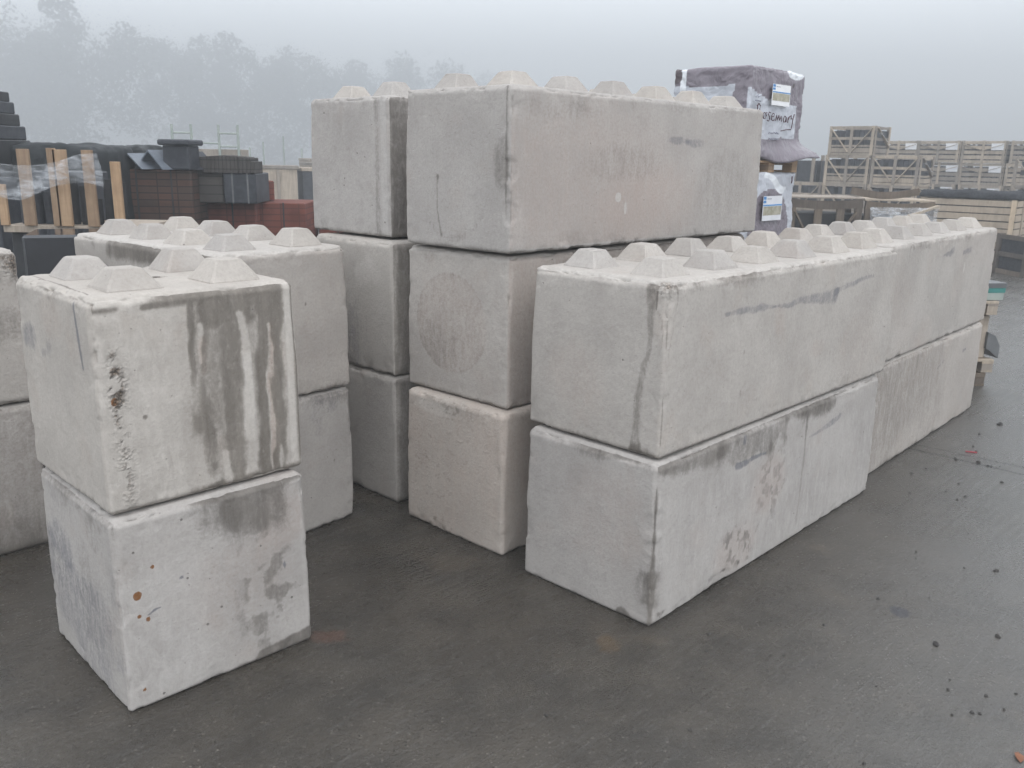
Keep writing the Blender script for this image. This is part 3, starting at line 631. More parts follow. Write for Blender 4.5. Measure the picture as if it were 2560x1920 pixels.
def strokes(root, name, lines, rad, mat, y=-.045):
    mb = MB()
    for ln in lines: mb.tube([(a, y, b) for a, b in ln], rad, 6)
    return mb.build(name, mat, root)
base = Vector((2.28, 9.0, 0))
labs = ['lowest wrapped pack of tiles on a pallet behind the right-hand blocks',
        'wrapped pack of tiles with a picture label, below the pack marked in handwriting',
        'topmost wrapped pack of tiles with a picture label and handwritten maroon lettering']
for k in range(3):
    z0 = k*.985; root = empty('wrapped_pallet_pack', base+Vector((0, 0, z0)), YAW); tag(root, labs[k], 'wrapped pallet', 'shrink-wrapped tile packs stacked behind the blocks')
    pallet_parts(root, PL, PW)
    me = wrap_mesh(PL, PW, .865 if k < 2 else .90, 60+k, print_top if k == 2 else print_low, k == 2)
    o = link('shrink_wrap', me, WRAP, root, True); o.location.z = .1215
    if k == 1: label_sheet(root, .42, .49, .42, .255, .0); strokes(root, 'marker_stroke', [[(1.0, .945), (1.005, .90), (1.0, .87)]], .006, INK, -.035)
    if k == 2:
        label_sheet(root, .41, .665, .39, .205, .0)
        sh_ = .035; T = lambda pts, dx=0., dz=0.: [(a+dx, b+dz) for a, b in pts]
        zb = .50
        W_ = [  # handwriting: R o s e m a r y
          [(.135, zb+.0), (.14, zb+.06), (.145, zb+.125)], [(.13, zb+.115), (.165, zb+.14), (.20, zb+.12), (.19, zb+.085), (.145, zb+.068), (.175, zb+.035), (.205, zb-.01)],
          [(.32, zb+.055), (.29, zb+.06), (.268, zb+.035), (.28, zb+.005), (.315, zb+.0), (.335, zb+.03), (.32, zb+.055), (.345, zb+.062)],
          [(.425, zb+.062), (.395, zb+.068), (.375, zb+.048), (.405, zb+.025), (.42, zb+.0), (.39, zb-.018), (.365, zb-.012)],
          [(.455, zb+.025), (.50, zb+.035), (.505, zb+.055), (.475, zb+.062), (.452, zb+.035), (.455, zb-.002), (.485, zb-.012), (.515, zb+.0)],
          [(.535, zb-.01), (.555, zb+.045), (.575, zb-.002), (.605, zb+.045), (.625, zb-.002), (.655, zb+.04), (.668, zb-.012)],
          [(.765, zb+.035), (.735, zb+.045), (.71, zb+.02), (.72, zb-.015), (.755, zb-.012), (.77, zb+.03), (.775, zb-.015)],
          [(.81, zb-.02), (.82, zb+.035), (.822, zb+.015), (.845, zb+.045), (.865, zb+.05)],
          [(.875, zb+.06), (.885, zb+.02), (.915, zb+.025)], [(.945, zb+.075), (.925, zb+.02), (.915, zb-.04), (.905, zb-.075)],
          [(.68, zb-.105), (.79, zb-.09), (.90, zb-.085)]]
        strokes(root, 'handwriting', [[(a-.03, b+.025) for a, b in ln] for ln in W_], .0050, INK, -.034)
        for zz, a, b in ((.395, .39, .63), (.335, .42, .62)):
            strokes(root, 'small_print', [[(a+i*.022, zz+random.uniform(-.006, .006)), (a+i*.022+.015, zz+random.uniform(-.008, .008))] for i in range(int((b-a)/.022))], .007, GREYINK, -.03)
        strokes(root, 'small_print', [[(.07, .725), (.12, .75)], [(.12, .725), (.17, .74)], [(.07, .69), (.11, .692)], [(.12, .69), (.17, .688)]], .006, GREYINK, -.03)

# ------------------------------------------------------------------ timber crates
def crate(W, D, H, mat, label=None, group=None, brace=True, sag=.0, fill=.9, lab=None, rails=None, fillmat=SLATE):
    """front (x = 0 plane) is W wide along +y, side (y = 0 plane) is D deep along +x"""
    root = empty('timber_crate', (0, 0, 0)); tag(root, label, 'timber crate', group)
    t = .02; pw = .085
    pw = .08
    for x, y in ((0, 0), (0, W-t), (D-t, 0), (D-t, W-t)):
        if x == 0: MB().box(-t, 0 if y == 0 else W-pw, 0, 0, pw if y == 0 else W, H, .002).build('post', mat, root)
        else: MB().box(D, 0 if y == 0 else W-pw, 0, D+t, pw if y == 0 else W, H, .002).build('post', mat, root)
    MB().box(-t, W/2-pw/2, 0, 0, W/2+pw/2, H, .002).build('post', mat, root)
    MB().box(0, -t*2, 0, pw, -t, H, .002).build('post', mat, root); MB().box(D-pw, -t*2, 0, D, -t, H, .002).build('post', mat, root)
    fr_, bk, sd_, ot = MB(), MB(), MB(), MB()
    for z, hh in (rails or ((.0, .06), (.072, .12), (.22, .05), (H*.53, .07), (H-.075, .072))):
        fr_.box(0, .0, z, t, W, z+hh, .002); bk.box(D-t, .0, z, D, W, z+hh, .002)
        k = 8; ang = sag*random.uniform(.2, 1)
        for a in range(k):
            x0, x1 = D*a/k, D*(a+1)/k; z0 = z-ang*math.sin(math.pi*a/k)+.001; z1 = z-ang*math.sin(math.pi*(a+1)/k)+.001
            sd_.bar((x0+t+.001 if a == 0 else x0, -t/2, z0+hh/2), (x1, -t/2, z1+hh/2), hh, t)
        ot.bar((t+.001, W+t/2, z+hh/2), (D-t-.001, W+t/2, z+hh/2), hh, t)
    for q, nm_ in ((fr_, 'front_slats'), (bk, 'back_slats'), (sd_, 'side_slats'), (ot, 'side_slats')): q.build(nm_, mat, root)
    if brace:
        for a, b in (((.05, H-.06), (W/2-.05, .08)), ((W-.05, H-.06), (W/2+.05, .08))):
            MB().bar((-t*1.6, a[0], a[1]), (-t*1.6, b[0], b[1]), .07, t*.9, (1, 0, 0)).build('brace', mat, root)
        MB().bar((.06, -t*2.6, H-.05), (D-.08, -t*2.6, .22), .07, t*.9, (0, 1, 0)).build('brace', mat, root)
    # slates on edge: slabs with thin gaps
    s = MB(); n_ = 9; wv = (W-.06)/n_
    for i in range(n_):
        if random.random() < .06: continue
        s.box(.03, .03+i*wv, .03, D-.03, .03+(i+1)*wv-.012, H*fill-random.uniform(0, .04))
    s.build('packed_slates', fillmat, root)
    if lab == 'front':
        MB().box(-.05, .04, H-.30, -.047, .42, H-.09).build('paper_label', PAPER, root)
    if lab == 'strip':
        MB().bar((.22, -t*3.4, H-.17), (D-.22, -t*3.4, .36), .05, .003, (0, 1, 0)).build('plastic_strip', PAPER, root)
    return root
def place(o, p, rz, label, first=[None]):
    o.location = p; o.rotation_euler = (0, 0, rz)
    if label: o['label'] = label
cg = 'weathered slate crates stacked at the right'
Bc = Vector((10.49, 23.5, 0)); CW, CD, CHt = 1.24, 1.02, .765
c0 = crate(CW, CD, CHt, WOLD, '', cg, True, .03, .88, 'strip')
names = {(0, 0): 'braced slate crate at the bottom right of the nearer crate stack', (0, 1): 'bottom crate below the crate with a plastic strip, left of the stack base',
 (0, 2): 'braced slate crate with a sagging side on the second level, right', (0, 3): ''}
grid = [(0, 0, 'ground-level braced crate, right one of the pair under the nearer braced stack'),
        (0, 1, 'middle-level braced crate seen above the old brown crates, right of the pair'),
        (0, 2, 'sagging braced crate on the third level, its side face showing a white strip'),
        (1, 0, 'ground-level braced crate, left one of the pair under the nearer braced stack'),
        (1, 1, 'middle-level braced crate seen above the old brown crates, left of the pair'),
        (1, 2, 'braced crate on the third level, directly under the highest crate'),
        (1, 3, 'highest braced slate crate, alone on top against the sky'),
        (2, 0, 'ground-level crate left of the braced stack, beside the wrapped packs'),
        (2, 1, 'low braced crate beside the wrapped packs with posts standing above it')]
for i, (a, lv, lab) in enumerate(grid):
    o = c0 if i == 0 else copy_tree(c0)
    p = Bc+V2*(a*1.27)+Vector((0, 0, lv*CHt)); place(o, p+Vector((random.uniform(-.03, .03), random.uniform(-.03, .03), 0)), YAW+random.uniform(-.02, .02), lab)
# packs with tall posts beside the wrapped packs
for k in range(2):
    root = empty('post_pack', Bc+V2*(2.62+k*1.0)+U2*1.9, YAW); tag(root, ['dark slate pack between tall timber posts, right one', 'dark slate pack between tall timber posts, next to the wrapped packs'][k], 'slate pack', 'slate packs between posts')
    for q in range(2): MB().box(.0, .0, .0+q*1.08, .9, .86, 1.06+q*1.08, .01).build('slates', SLATE, root)
    for x, y in ((-.06, .05), (-.06, .62), (.3, -.07)): MB().box(x, y, 0, x+.05, y+.10, 2.28+random.uniform(-.03, .1), .003).build('post', WOLD, root)
# farther group
c1 = crate(1.34, 1.05, .72, WOLD, '', 'slate crates in the far row at the right', False, .02, .85, 'front', ((.0, .09), (.125, .12), (.29, .11), (.45, .10), (.62, .09)))
for a, b in (((.06, .60), (.64, .42)), ((1.28, .60), (.70, .42))):
    MB().bar((-.032, a[0], a[1]), (-.032, b[0], b[1]), .07, .018, (1, 0, 0)).build('brace', WOLD, c1)
G0 = Vector((17.05, 28.6, 0)); i = 0
lvn = ['ground-level', 'second-level', 'third-level', 'top']; pos = ['nearest the right edge', 'second from the right edge', 'third from the right edge', 'leftmost, beside the gap of sky']
for a in range(4):
    for lv in range(4):
        o = c1 if i == 0 else copy_tree(c1); i += 1
        place(o, G0+V2*(a*1.42)+Vector((random.uniform(-.05, .05), random.uniform(-.05, .05), lv*.72)), YAW+random.uniform(-.03, .03), f'{lvn[lv]} crate of the far row, column {pos[a]}')
# nearer tall crate at the right edge of that row
root = crate(1.2, 1.0, .78, WOLD, 'upper braced crate at the right edge in front of the far row', 'crates at the right edge', True, .01, .88); place(root, (15.1, 24.9, 1.56), YAW, None)
o = copy_tree(root); place(o, (15.1, 24.9, .78), YAW, 'middle braced crate at the right edge in front of the far row')
o = copy_tree(root); place(o, (15.1, 24.9, 0), YAW, 'bottom braced crate at the right edge in front of the far row')

# pale slatted crate
root = empty('slatted_crate', (9.97, 17.73, 0), YAW); tag(root, 'tall pale crate of clean horizontal slats with black netting on top', 'slatted crate')
SW, SD, SH = 1.85, 1.25, 1.42; 
for x, y in ((.02, .02), (.02, SW-.10), (SD-.1, .02), (SD-.1, SW-.1)): MB().box(x, y, 0, x+.07, y+.08, SH, .003).build('inner_post', WSLAT, root)
sl = MB(); ns = 10; ph = SH/ns
for k in range(ns):
    z0 = k*ph+.005; z1 = z0+ph-.022+random.uniform(-.006, .004)
    sl.box(-.0, 0, z0, .018, SW, z1, .002); sl.box(.019, -.018, z0, SD, 0, z1, .002); sl.box(SD, 0, z0, SD+.018, SW, z1, .002); sl.box(.019, SW, z0, SD, SW+.018, z1, .002)
sl.build('slats', WSLAT, root)
MB().box(-.02, .0, 0, -.001, .09, SH, .002).build('corner_batten', WSLAT, root)
for xx in (.42, 1.0): MB().box(xx, -.038, 0, xx+.09, -.019, SH, .002).build('side_batten', WSLAT, root)
MB().box(.03, .03, .03, SD-.03, SW-.03, SH-.05).build('dark_contents', FELT, root)
def lump(name, mat, L, W, H, seed, parent=None, res=.03, amp=.05, droop=.02):
    me = block_mesh(L, W, H, res, seed, lambda o, m: None, min(H*.35, .05), 0)
    n_ = len(me.vertices); co = np.empty(n_*3, np.float32); me.vertices.foreach_get('co', co); co = co.reshape(-1, 3).astype(float)
    co[:, 2] += (fbm(co*np.array([1, 1, 0]), 3.5, 3, seed)-.5)*2*amp*ss(co[:, 2], .0, H)
    c = co[:, :2]-np.array([L/2, W/2]); co[:, :2] += c*0.03*(fbm(co, 6, 2, seed+4)[:, None]-.5)*4
    me.vertices.foreach_set('co', co.astype(np.float32).ravel()); me.update(); return link(name, me, mat, parent, True)
nt_ = lump('rolled_netting', FELT, SD+.03, SW+.05, .14, 81, None, .03, .03); nt_.location = Vector((9.97, 17.73, SH+.003))-V2*.02-U2*.02; nt_.rotation_euler = (0, 0, YAW)
tag(nt_, 'thick layer of black netting lying on the pale slatted crate', 'netting')
# low dark crate with green strap at right edge
root = empty('low_crate', (9.75, 16.75, 0), YAW-.75); tag(root, 'low dark timber crate with a green strap at the right edge', 'timber crate')
f = MB()
for x, y in ((0, 0), (1.2, 0), (0, .9), (1.2, .9)): MB().box(x, y, 0, x+.12, y+.1, .78, .004).build('post', WBROWN, root)
for z in (.0, .34, .68):
    MB().box(.12, .0, z, 1.2, .03, z+.09, .003).build('rail', WBROWN, root); MB().box(0.01, .1, z, .04, .9, z+.09, .003).build('rail', WBROWN, root)
MB().bar((.14, -.02, .12), (1.0, -.02, .55), .08, .02, (0, 1, 0)).build('brace', WOLD, root)
MB().box(.06, .06, .02, 1.28, .95, .70).build('dark_contents', FELT, root)
MB().box(-.005, -.012, .755, 1.33, .0, .785).build('green_strap', TEAL, root)

# old brown crates behind the right row
def old_crate(W, D, H, lab, broken):
    root = empty('old_crate', (0, 0, 0)); tag(root, lab, 'old crate', 'old brown crates behind the right-hand blocks')
    pw = .12
    for x in (0, W*.36, W*.66, W-pw): MB().box(x, 0, 0, x+pw, .05, H-.13, .004).build('post', WBROWN, root)
    for x in (0, W-pw): MB().box(x, D-.05, 0, x+pw, D, H-.13, .004).build('post', WBROWN, root)
    r2 = MB(); k = 10
    for a in range(k):
        g = lambda q: -.035*math.sin(math.pi*q/k)
        r2.bar((W*a/k, .025, H-.065+g(a)), (W*(a+1)/k, .025, H-.065+g(a+1)), .13, .06)
    r2.build('top_rail', WBROWN, root)
    for z0, z1 in ((H-.62, H-.52), (.06, .17)): MB().box(0, .005, z0, W, .045, z1, .003).build('rail', WBROWN, root)
    tb = MB()
    for a in range(7): tb.box(-.02, a*D/7, H+.002, W+.02, a*D/7+D/7-.02, H+.025, .002)
    tb.build('top_boards', WOLD, root)
    MB().box(.05, .12, .05, W-.05, D-.08, H-.24).build('dark_contents', BLACK, root)
    MB().bar((.1, -.015, H-.2), (.42, -.015, H-.75), .09, .025, (0, 1, 0)).build('brace', WBROWN, root)
    MB().bar((W-.1, -.015, H-.2), (W-.45, -.015, H-.75), .09, .025, (0, 1, 0)).build('brace', WBROWN, root)
    if broken: MB().bar((W*.25, -.06, H-.36), (W+.02, -.05, H-.06), .14, .03, (0, 1, 0)).build('broken_board', WOLD, root)
    return root
o = old_crate(1.15, 1.0, 1.53, 'left one of the old brown crates with dark openings, behind the studs', False); o.location = (4.33, 14.1, 0); o.rotation_euler = (0, 0, -.06)
o = old_crate(1.08, 1.0, 1.51, 'right one of the old brown crates with a broken diagonal board and plastic', True); o.location = (5.52, 14.03, 0); o.rotation_euler = (0, 0, -.02)
s = MB(); k = 12
for a in range(k): s.bar((5.35+a*.09, 14.25, 1.66-.07*math.sin(math.pi*a/k)), (5.35+(a+1)*.09, 14.25, 1.66-.07*math.sin(math.pi*(a+1)/k)), .11, .03)
tag(s.build('sagging_board', WBROWN), 'curved sagging brown board lying on top of the old crates', 'board')
s = MB(); vs = []; fs = []
for a in range(13):
    for b in range(7):
        xx = 5.55+a*.09; zz = 1.42-b*.085-.10*math.sin(a*.5)*(b/6); yy = 13.93-.05*math.sin(a*1.3+b)-.03*b/6; vs.append((xx, yy, zz))
fs = [(a*7+b, a*7+b+1, (a+1)*7+b+1, (a+1)*7+b) for a in range(12) for b in range(6)]
s.add(vs, fs); o = s.build('plastic_sheet', FILM2, None, True); tag(o, 'torn clear plastic sheet hanging over the right old brown crate', 'plastic sheet')
o.modifiers.new('thickness', 'SOLIDIFY').thickness = .002

# pallets behind the right end of the blocks
PG = 'stuff stacked behind the far right block end'
def pallet_at(x, y, z, rz, lab, mat, L=1.2, W=.8):
    root = empty('wooden_pallet', (x, y, z), rz); tag(root, lab, 'pallet', PG); pallet_parts(root, L, W, mat, .13); return root
def end_at(px, py, L, a): return px-L*math.cos(a), py-L*math.sin(a)
for i, (tx, z, a, lab, mt) in enumerate(((4.60, .0, .25, 'bottom pallet of the leaning pile behind the far block end', WBROWN), (4.66, .135, .12, 'second pallet of the leaning pile behind the far block end', WOLD),
        (4.62, .70, .2, 'pale upper pallet of the pile, just under the teal-edged box', WOLD))):
    x, y = end_at(tx, 8.25, 1.2, a); pallet_at(x, y, z, a, lab, mt)
x, y = end_at(4.62, 8.3, .9, .2)
root = empty('steel_bracket', (x, y, .268), .2); tag(root, 'dark grey folded steel bracket sticking out of the pallet pile', 'bracket', PG)
mbk = MB().box(0, 0, .0, .86, .5, .42, .01); mbk.build('post_box', WOLD, root)
MB().add([(.84, -.03, .26), (.93, -.03, .22), (.99, -.03, .12), (.99, -.03, .0), (.88, -.03, .08), (.84, -.03, .10)] + [(.84, .25, .26), (.93, .25, .22), (.99, .25, .12), (.99, .25, .0), (.88, .25, .08), (.84, .25, .10)],
   [(0, 1, 2, 3, 4, 5), (11, 10, 9, 8, 7, 6)]+[(i, i+6, (i+1) % 6+6, (i+1) % 6) for i in range(6)]).build('folded_plate', STEELD, root)
x, y = end_at(4.70, 8.3, .8, .2)
root = empty('striped_box', (x, y, .835), .2); tag(root, 'grey box with a teal band on top of the pallet pile', 'box', PG)
MB().box(0, 0, 0, .78, .5, .07, .005).build('box_base', GALV, root); MB().box(0, 0, .0705, .79, .5, .115, .003).build('teal_band', TEAL, root); MB().box(0, 0, .1155, .80, .5, .165, .004).build('box_lid', STEELD, root)

# ------------------------------------------------------------------ left background
def pack(name, x, y, z, rz, L, W, H, mat, lab, cat, grp=None, straps=True, bev=.012, smat=BLACK):
    root = empty(name, (x, y, z), rz); tag(root, lab, cat, grp)
    MB().box(0, 0, 0, L, W, H, bev).build('load', mat, root)
    if straps:
        for q in (.25, .72): MB().box(L*q, -.004, .0, L*q+.018, -.0005, H+.004).build('strap', smat, root)
    return root
BG_ = 'brick packs standing behind the left blocks'
pack('brick_pack', -4.46, 10.0, 0, .05, .82, .9, .93, BRICKBR, 'lower brown brick pack of the two-high brick stack', 'brick pack', BG_)
pack('brick_pack', -4.46, 10.0, .945, .05, .82, .9, .93, BRICKBR, 'upper brown brick pack with roof ridge pieces lying on it', 'brick pack', BG_)
for i, (x, lb) in enumerate(((-3.60, 'red brick pack under the dark grey block pack'), (-3.02, 'red brick pack on the right next to the pale tall block stack'))):
    pack('brick_pack', x-.5, 10.55+.25*i, 0, .05, .95 if i else 1.0, .9, .74, BRICKRD, 'lower '+lb, 'brick pack', BG_)
    pack('brick_pack', x-.5, 10.55+.25*i, .75, .05, .95 if i else 1.0, .9, .74, BRICKRD, 'upper '+lb, 'brick pack', BG_)
pack('brick_pack', -3.38, 11.0, 1.50, .42, .40, .5, .24, BRICKRD, 'small bright red brick pack on top of the red brick row', 'brick pack', BG_, False)
pack('brick_pack', -2.55, 11.5, 0, .05, .95, .9, 1.46, BRICKRD, 'tall red brick pack partly hidden by the pale tall block stack', 'brick pack', BG_)
GBx = 'dark grey block packs'
r1 = pack('block_pack', -3.74, 10.3, 1.505, .06, .36, .7, .38, BLOCKGR, 'left dark grey block pack with a cloudy film on it', 'block pack', GBx, False)
r2 = pack('block_pack', -3.36, 10.28, 1.505, .06, .37, .7, .34, SLATE, 'dark blue-grey tile pack under a row of brown tiles', 'tile pack', GBx, True, .012, STEELD)
root = empty('tile_row', (-3.62, 10.25, 1.89), .06); tag(root, 'row of curved brown tiles standing on the dark grey packs', 'tile row')
for q in range(14):
    mbq = MB(); pr = [(0, -.04), (0, .10), (.012, .145), (.012, -.04)]; x0 = q*.045; h_ = .185-.01*abs(q-6)/3 if q < 12 else .16-.04*(q-12)
    mbq.box(x0, 0, -.045, x0+.0435, .42, h_-.03, .006); mbq.build('tile', BLOCKGR, root)
# ridge tiles (open V)
def ridge(x, y, z, rz, L, w_, h_, lab, mat=SLATE2):
    root = empty('ridge_tile', (x, y, z), rz); tag(root, lab, 'ridge tile', 'ridge tiles on the brown brick stack'); t = .014
    pr = [(-w_/2, 0), (0, h_), (w_/2, 0), (w_/2-t*1.4, 0), (0, h_-t*1.6), (-w_/2+t*1.4, 0)]
    vs = [(a, 0, b) for a, b in pr]+[(a, L, b) for a, b in pr]
    fs = [(0, 1, 4, 5), (1, 2, 3, 4), (5+6, 4+6, 1+6, 0+6), (4+6, 3+6, 2+6, 1+6)]+[(i, i+6, (i+1) % 6+6, (i+1) % 6) for i in range(6)]
    MB().add(vs, fs).build('tile_body', mat, root); return root
ridge(-4.32, 10.0, 1.88, -.5, .55, .46, .17, 'leftmost pale grey ridge tile sloping down on the brick stack')
ridge(-4.08, 9.98, 1.88, -.5, .5, .46, .21, 'second pale grey ridge tile on the brick stack')
ridge(-3.83, 10.15, 1.88, -.35, .45, .44, .20, 'dark ridge tile beside the roof vent', SLATE)
root = empty('roof_vent', (-3.76, 10.1, 1.88), -.1); tag(root, 'dark square roof vent with an overhanging cap on the brick stack', 'roof vent')
MB().box(-.15, -.12, 0, .15, .15, .26, .01).build('vent_body', SLATE, root); MB().box(-.185, -.17, .262, .185, .2, .325, .015).build('vent_cap', SLATE, root)
# dark tarp-covered mounds
for nm, x, y, L, W, H, sd_, lab in (('covered_stack', -5.15, 9.1, .86, 1.1, 2.13, 91, 'tall bumpy stack under dark sheeting behind the timber uprights, left mound'),
                                ('covered_stack', -5.9, 11.3, 1.16, 1.0, 2.13, 93, 'lower dark sheeted stack bulging towards the ridge tiles, right mound')):
    o = lump(nm, TARP, L, W, H, sd_, None, .035, .055); o.location = (x, y, 0); o.rotation_euler = (0, 0, .02); tag(o, lab, 'covered stack', 'stacks under dark sheeting')
# stepped dark tower at left edge
root = empty('tile_tower', (-6.07, 8.7, 0), .0); tag(root, 'high stepped pile of dark tiles at the left edge, above all else there', 'tile pile')
z = 0; x1 = 1.02
for q, (hh, xe) in enumerate(((.9, 1.0), (.9, 1.0), (.36, .965), (.14, .93), (.12, .88), (.12, .84), (.10, .80))):
    MB().box(0, 0, z+.002, xe, .8, z+hh, .01).build('tile_layer', SLATE if q % 2 else BLACK, root); z += hh
MB().bar((.80, -.03, 2.5), (.88, -.03, 2.02), .07, .03, (0, 1, 0)).build('batten', WNEW, root); MB().box(.70, -.03, 2.50, .80, -.001, 2.56).build('batten', WNEW, root)
MB().box(.90, -.02, 2.06, .985, -.0015, 2.10).build('blue_strap', BLUE, root)
# open stillage with uprights
pack('dark_pack', -4.35, 7.6, 0, .03, 1.10, .9, 1.38, BLACK, 'black lower pack under the timber uprights and plastic film', 'dark pack', None, False)
root = empty('timber_stillage', (-4.35, 7.5, 1.385), .0); tag(root, 'open frame of raw timber uprights holding black tiles, left background', 'timber frame')
MB().box(0, .0, 0, 1.1, .9, .06, .004).build('base_board', WOLD, root)
for x0, w_, z0, z1 in ((.20, .10, .14, .69), (.45, .07, .2, .70), (.50, .11, .35, .69), (.74, .09, .25, .69), (.97, .08, .22, .60), (.0, .07, .1, .40)):
    MB().box(x0, -.03, .061 if z0 < .3 else .061, x0+w_, .0, z1, .003).build('upright', WNEW, root)
for i in range(9):
    x0 = -4.25+i*.105; h_ = .30+.10*math.sin(i*1.9)+.06*random.random(); m_ = MB(); pr = []
    for k in range(9):
        t = math.pi*k/8; pr.append((.048*math.cos(t), .055*math.sin(t)))
    vs = [(a, b, 0) for a, b in pr]+[(a*.7, b*.7, 0) for a, b in pr[::-1]]; n_ = len(vs); vs += [(a, b, h_) for a, b, _ in vs]
    m_.add(vs, [(i_, (i_+1) % n_, (i_+1) % n_+n_, i_+n_) for i_ in range(n_)]+[(k, k+1, n_-2-k, n_-1-k) for k in range(8)]+[(k+n_, k+1+n_, 2*n_-2-k, 2*n_-1-k) for k in range(8)])
    o = m_.build('half_round_tile', BLACK if i > 3 else SLATE); o.location = (x0, 7.72, 1.447); o.rotation_euler = (0, 0, math.pi+random.uniform(-.4, .4))
    tag(o, 'black half-round tile standing on end behind the timber uprights', 'roof tile', 'half-round tiles standing in the timber frame')
o = pack('dark_pack', -4.3, 7.95, 1.447, .0, .5, .4, .44, SLATE, 'grey slab pack standing behind the plastic film', 'dark pack', None, False)
# film sheet
vs = []; nx_, nz_ = 26, 8
for a in range(nx_):
    for b in range(nz_):
        u = a/(nx_-1); v = b/(nz_-1); top = 1.99+.0-.07*math.sin(math.pi*min(1, u*1.15))+.06*u
        vs.append((-4.42+u*.98+.03*v*u, 7.40-.04*math.sin(u*9+v*3)-.03*v, top-v*(.24+.05*math.sin(u*7))))
m_ = MB().add(vs, [(a*nz_+b, a*nz_+b+1, (a+1)*nz_+b+1, (a+1)*nz_+b) for a in range(nx_-1) for b in range(nz_-1)])
o = m_.build('plastic_film', FILM, None, True); tag(o, 'sagging translucent plastic film strung in front of the timber uprights', 'plastic film'); o.modifiers.new('thickness', 'SOLIDIFY').thickness = .003
# black wrapped pack with shiny top
o = pack('wrapped_pack', -3.62, 6.45, 0, .35, .62, .6, 1.46, BOXBLK, 'black pack with a shiny sky-reflecting top between the two left stacks', 'wrapped pack', None, False, .02)
pack('dark_pack', -3.35, 7.6, 0, .1, .95, .8, 1.36, BLACK, 'low black pack in front of the brown brick stack', 'dark pack', None, False)
# scaffold frames
root = empty('scaffold_tower', (-7.60, 20.0, 0), .03); tag(root, 'pale green-grey scaffold tower frame rising behind the roof vent', 'scaffold')
for x0 in (0, 1.02):
    g = MB()
    for dx in (0, .42): g.tube([(x0+dx, 0, 0), (x0+dx, 0, 2.66)], .028, 8)
    for z in (.4, .9, 1.4, 1.95, 2.2, 2.48): g.tube([(x0, 0, z), (x0+.42, 0, z)], .02, 8)
    g.build('end_frame', GALV, root)
g = MB().tube([(.42, .0, 2.28), (1.02, 0, 2.26)], .02, 8).tube([(0, .0, 1.95), (1.44, 0, 1.95)], .02, 8); g.build('cross_rail', GALV, root)
MB().box(-.05, .05, 1.98, 1.5, .6, 2.14, .01).build('platform', WOLD, root)
# far hazy packs
FG = 'distant packs fading in the fog'
for i, (x, y, L, H, mt, lab) in enumerate(((-7.1, 24.5, 1.1, 1.66, WOLD, 'distant pale timber-topped pack left of the tall pale block'), (-6.0, 25.2, .9, 1.6, SLATE, 'distant dark pack with a pale post beside the tall pale block'),
        (-8.6, 27, 1.2, 1.5, SLATE2, 'distant blue-grey pack behind the small red brick pack'), (-10.6, 34, 1.4, 1.5, SLATE2, 'very faint low pack far off in the fog'), (-8.7, 38, 1.6, 1.8, WOLD, 'faint wide pack far off in the fog behind the others'),
        (-6.9, 31, 1.2, 1.7, WOLD, 'faint timber pack behind the distant timber-topped pack'))):
    r = pack('distant_pack', x, y, 0, .3+.1*i, L, 1, H, mt, lab, 'distant pack', FG, False)
    MB().box(-.02, -.03, H+.001, L+.05, 1.02, H+.09, .005).build('lid', WOLD, r)
    if i < 2: MB().box(L*.5, -.04, 0, L*.5+.08, -.001, H-.02, .003).build('post', WOLD, r)
for i, x in enumerate((-11.8, -11.2, -10.3, -9.5)):
    o = MB().tube([(x, 40, 0), (x, 40, 2.3+.25*(i % 3))], .035, 8).build('thin_pole', GALV); tag(o, 'thin upright pole standing faintly in the fog behind the packs', 'pole', 'thin poles in the fog')

# ------------------------------------------------------------------ trees in the fog
def tree(x, y, h, rw, seed, lab, dens=16000):
    rr = np.random.RandomState(seed); root = empty('tree', (x, y, 0)); tag(root, lab, 'tree', 'trees fading into the fog')
    tr = MB(); tr.tube([(0, 0, -.2), (.1, 0, h*.25), (-.1, .1, h*.5), (.1, 0, h*.85)], [.5, .4, .26, .06], 8)
    cent = []
    for k in range(16):
        a = rr.rand()*6.28; z0 = h*(.08+.6*rr.rand()); L = rw*(.5+.5*rr.rand()); e_ = Vector((math.cos(a)*L, math.sin(a)*L, min(h*.97, z0+h*(.12+.25*rr.rand()))))
        tr.tube([(0, 0, z0), (e_.x*.5, e_.y*.5, z0+(e_.z-z0)*.6), tuple(e_)], [.11, .06, .02], 6); cent.append((*e_, rw*.38*(.6+.6*rr.rand())))
    tr.build('trunk', BARK, root)
    for k in range(14): cent.append((rr.randn()*rw*.38, rr.randn()*rw*.35, h*(.05+.82*(k+.5)/14), rw*.46*(.7+.5*rr.rand())*(1.1-.5*k/14)))
    cent = np.array(cent); idx = rr.randint(0, len(cent), dens); d = rr.randn(dens, 3); d /= np.linalg.norm(d, axis=1)[:, None]
    core = rr.rand(dens) < .45
    P = cent[idx, :3]+np.where(core[:, None], d*(cent[idx, 3]*1.05*rr.rand(dens)**.45)[:, None], rr.randn(dens, 3)*(cent[idx, 3]*.66)[:, None])*np.array([1, 1, .85])
    P[:, 2] = np.abs(P[:, 2]); s_ = np.where(core, .45+.5*rr.rand(dens), .10+.20*rr.rand(dens)); a = rr.randn(dens, 3); a /= np.linalg.norm(a, axis=1)[:, None]; b = np.cross(a, rr.randn(dens, 3)); b /= np.linalg.norm(b, axis=1)[:, None]
    V = np.stack([P-a*s_[:, None], P-b*s_[:, None]*.5, P+a*s_[:, None], P+b*s_[:, None]*.5], 1).reshape(-1, 3)
    me = bpy.data.meshes.new('crown'); me.from_pydata(V.tolist(), [], np.arange(dens*4).reshape(-1, 4).tolist()); link('crown', me, LEAVES, root)
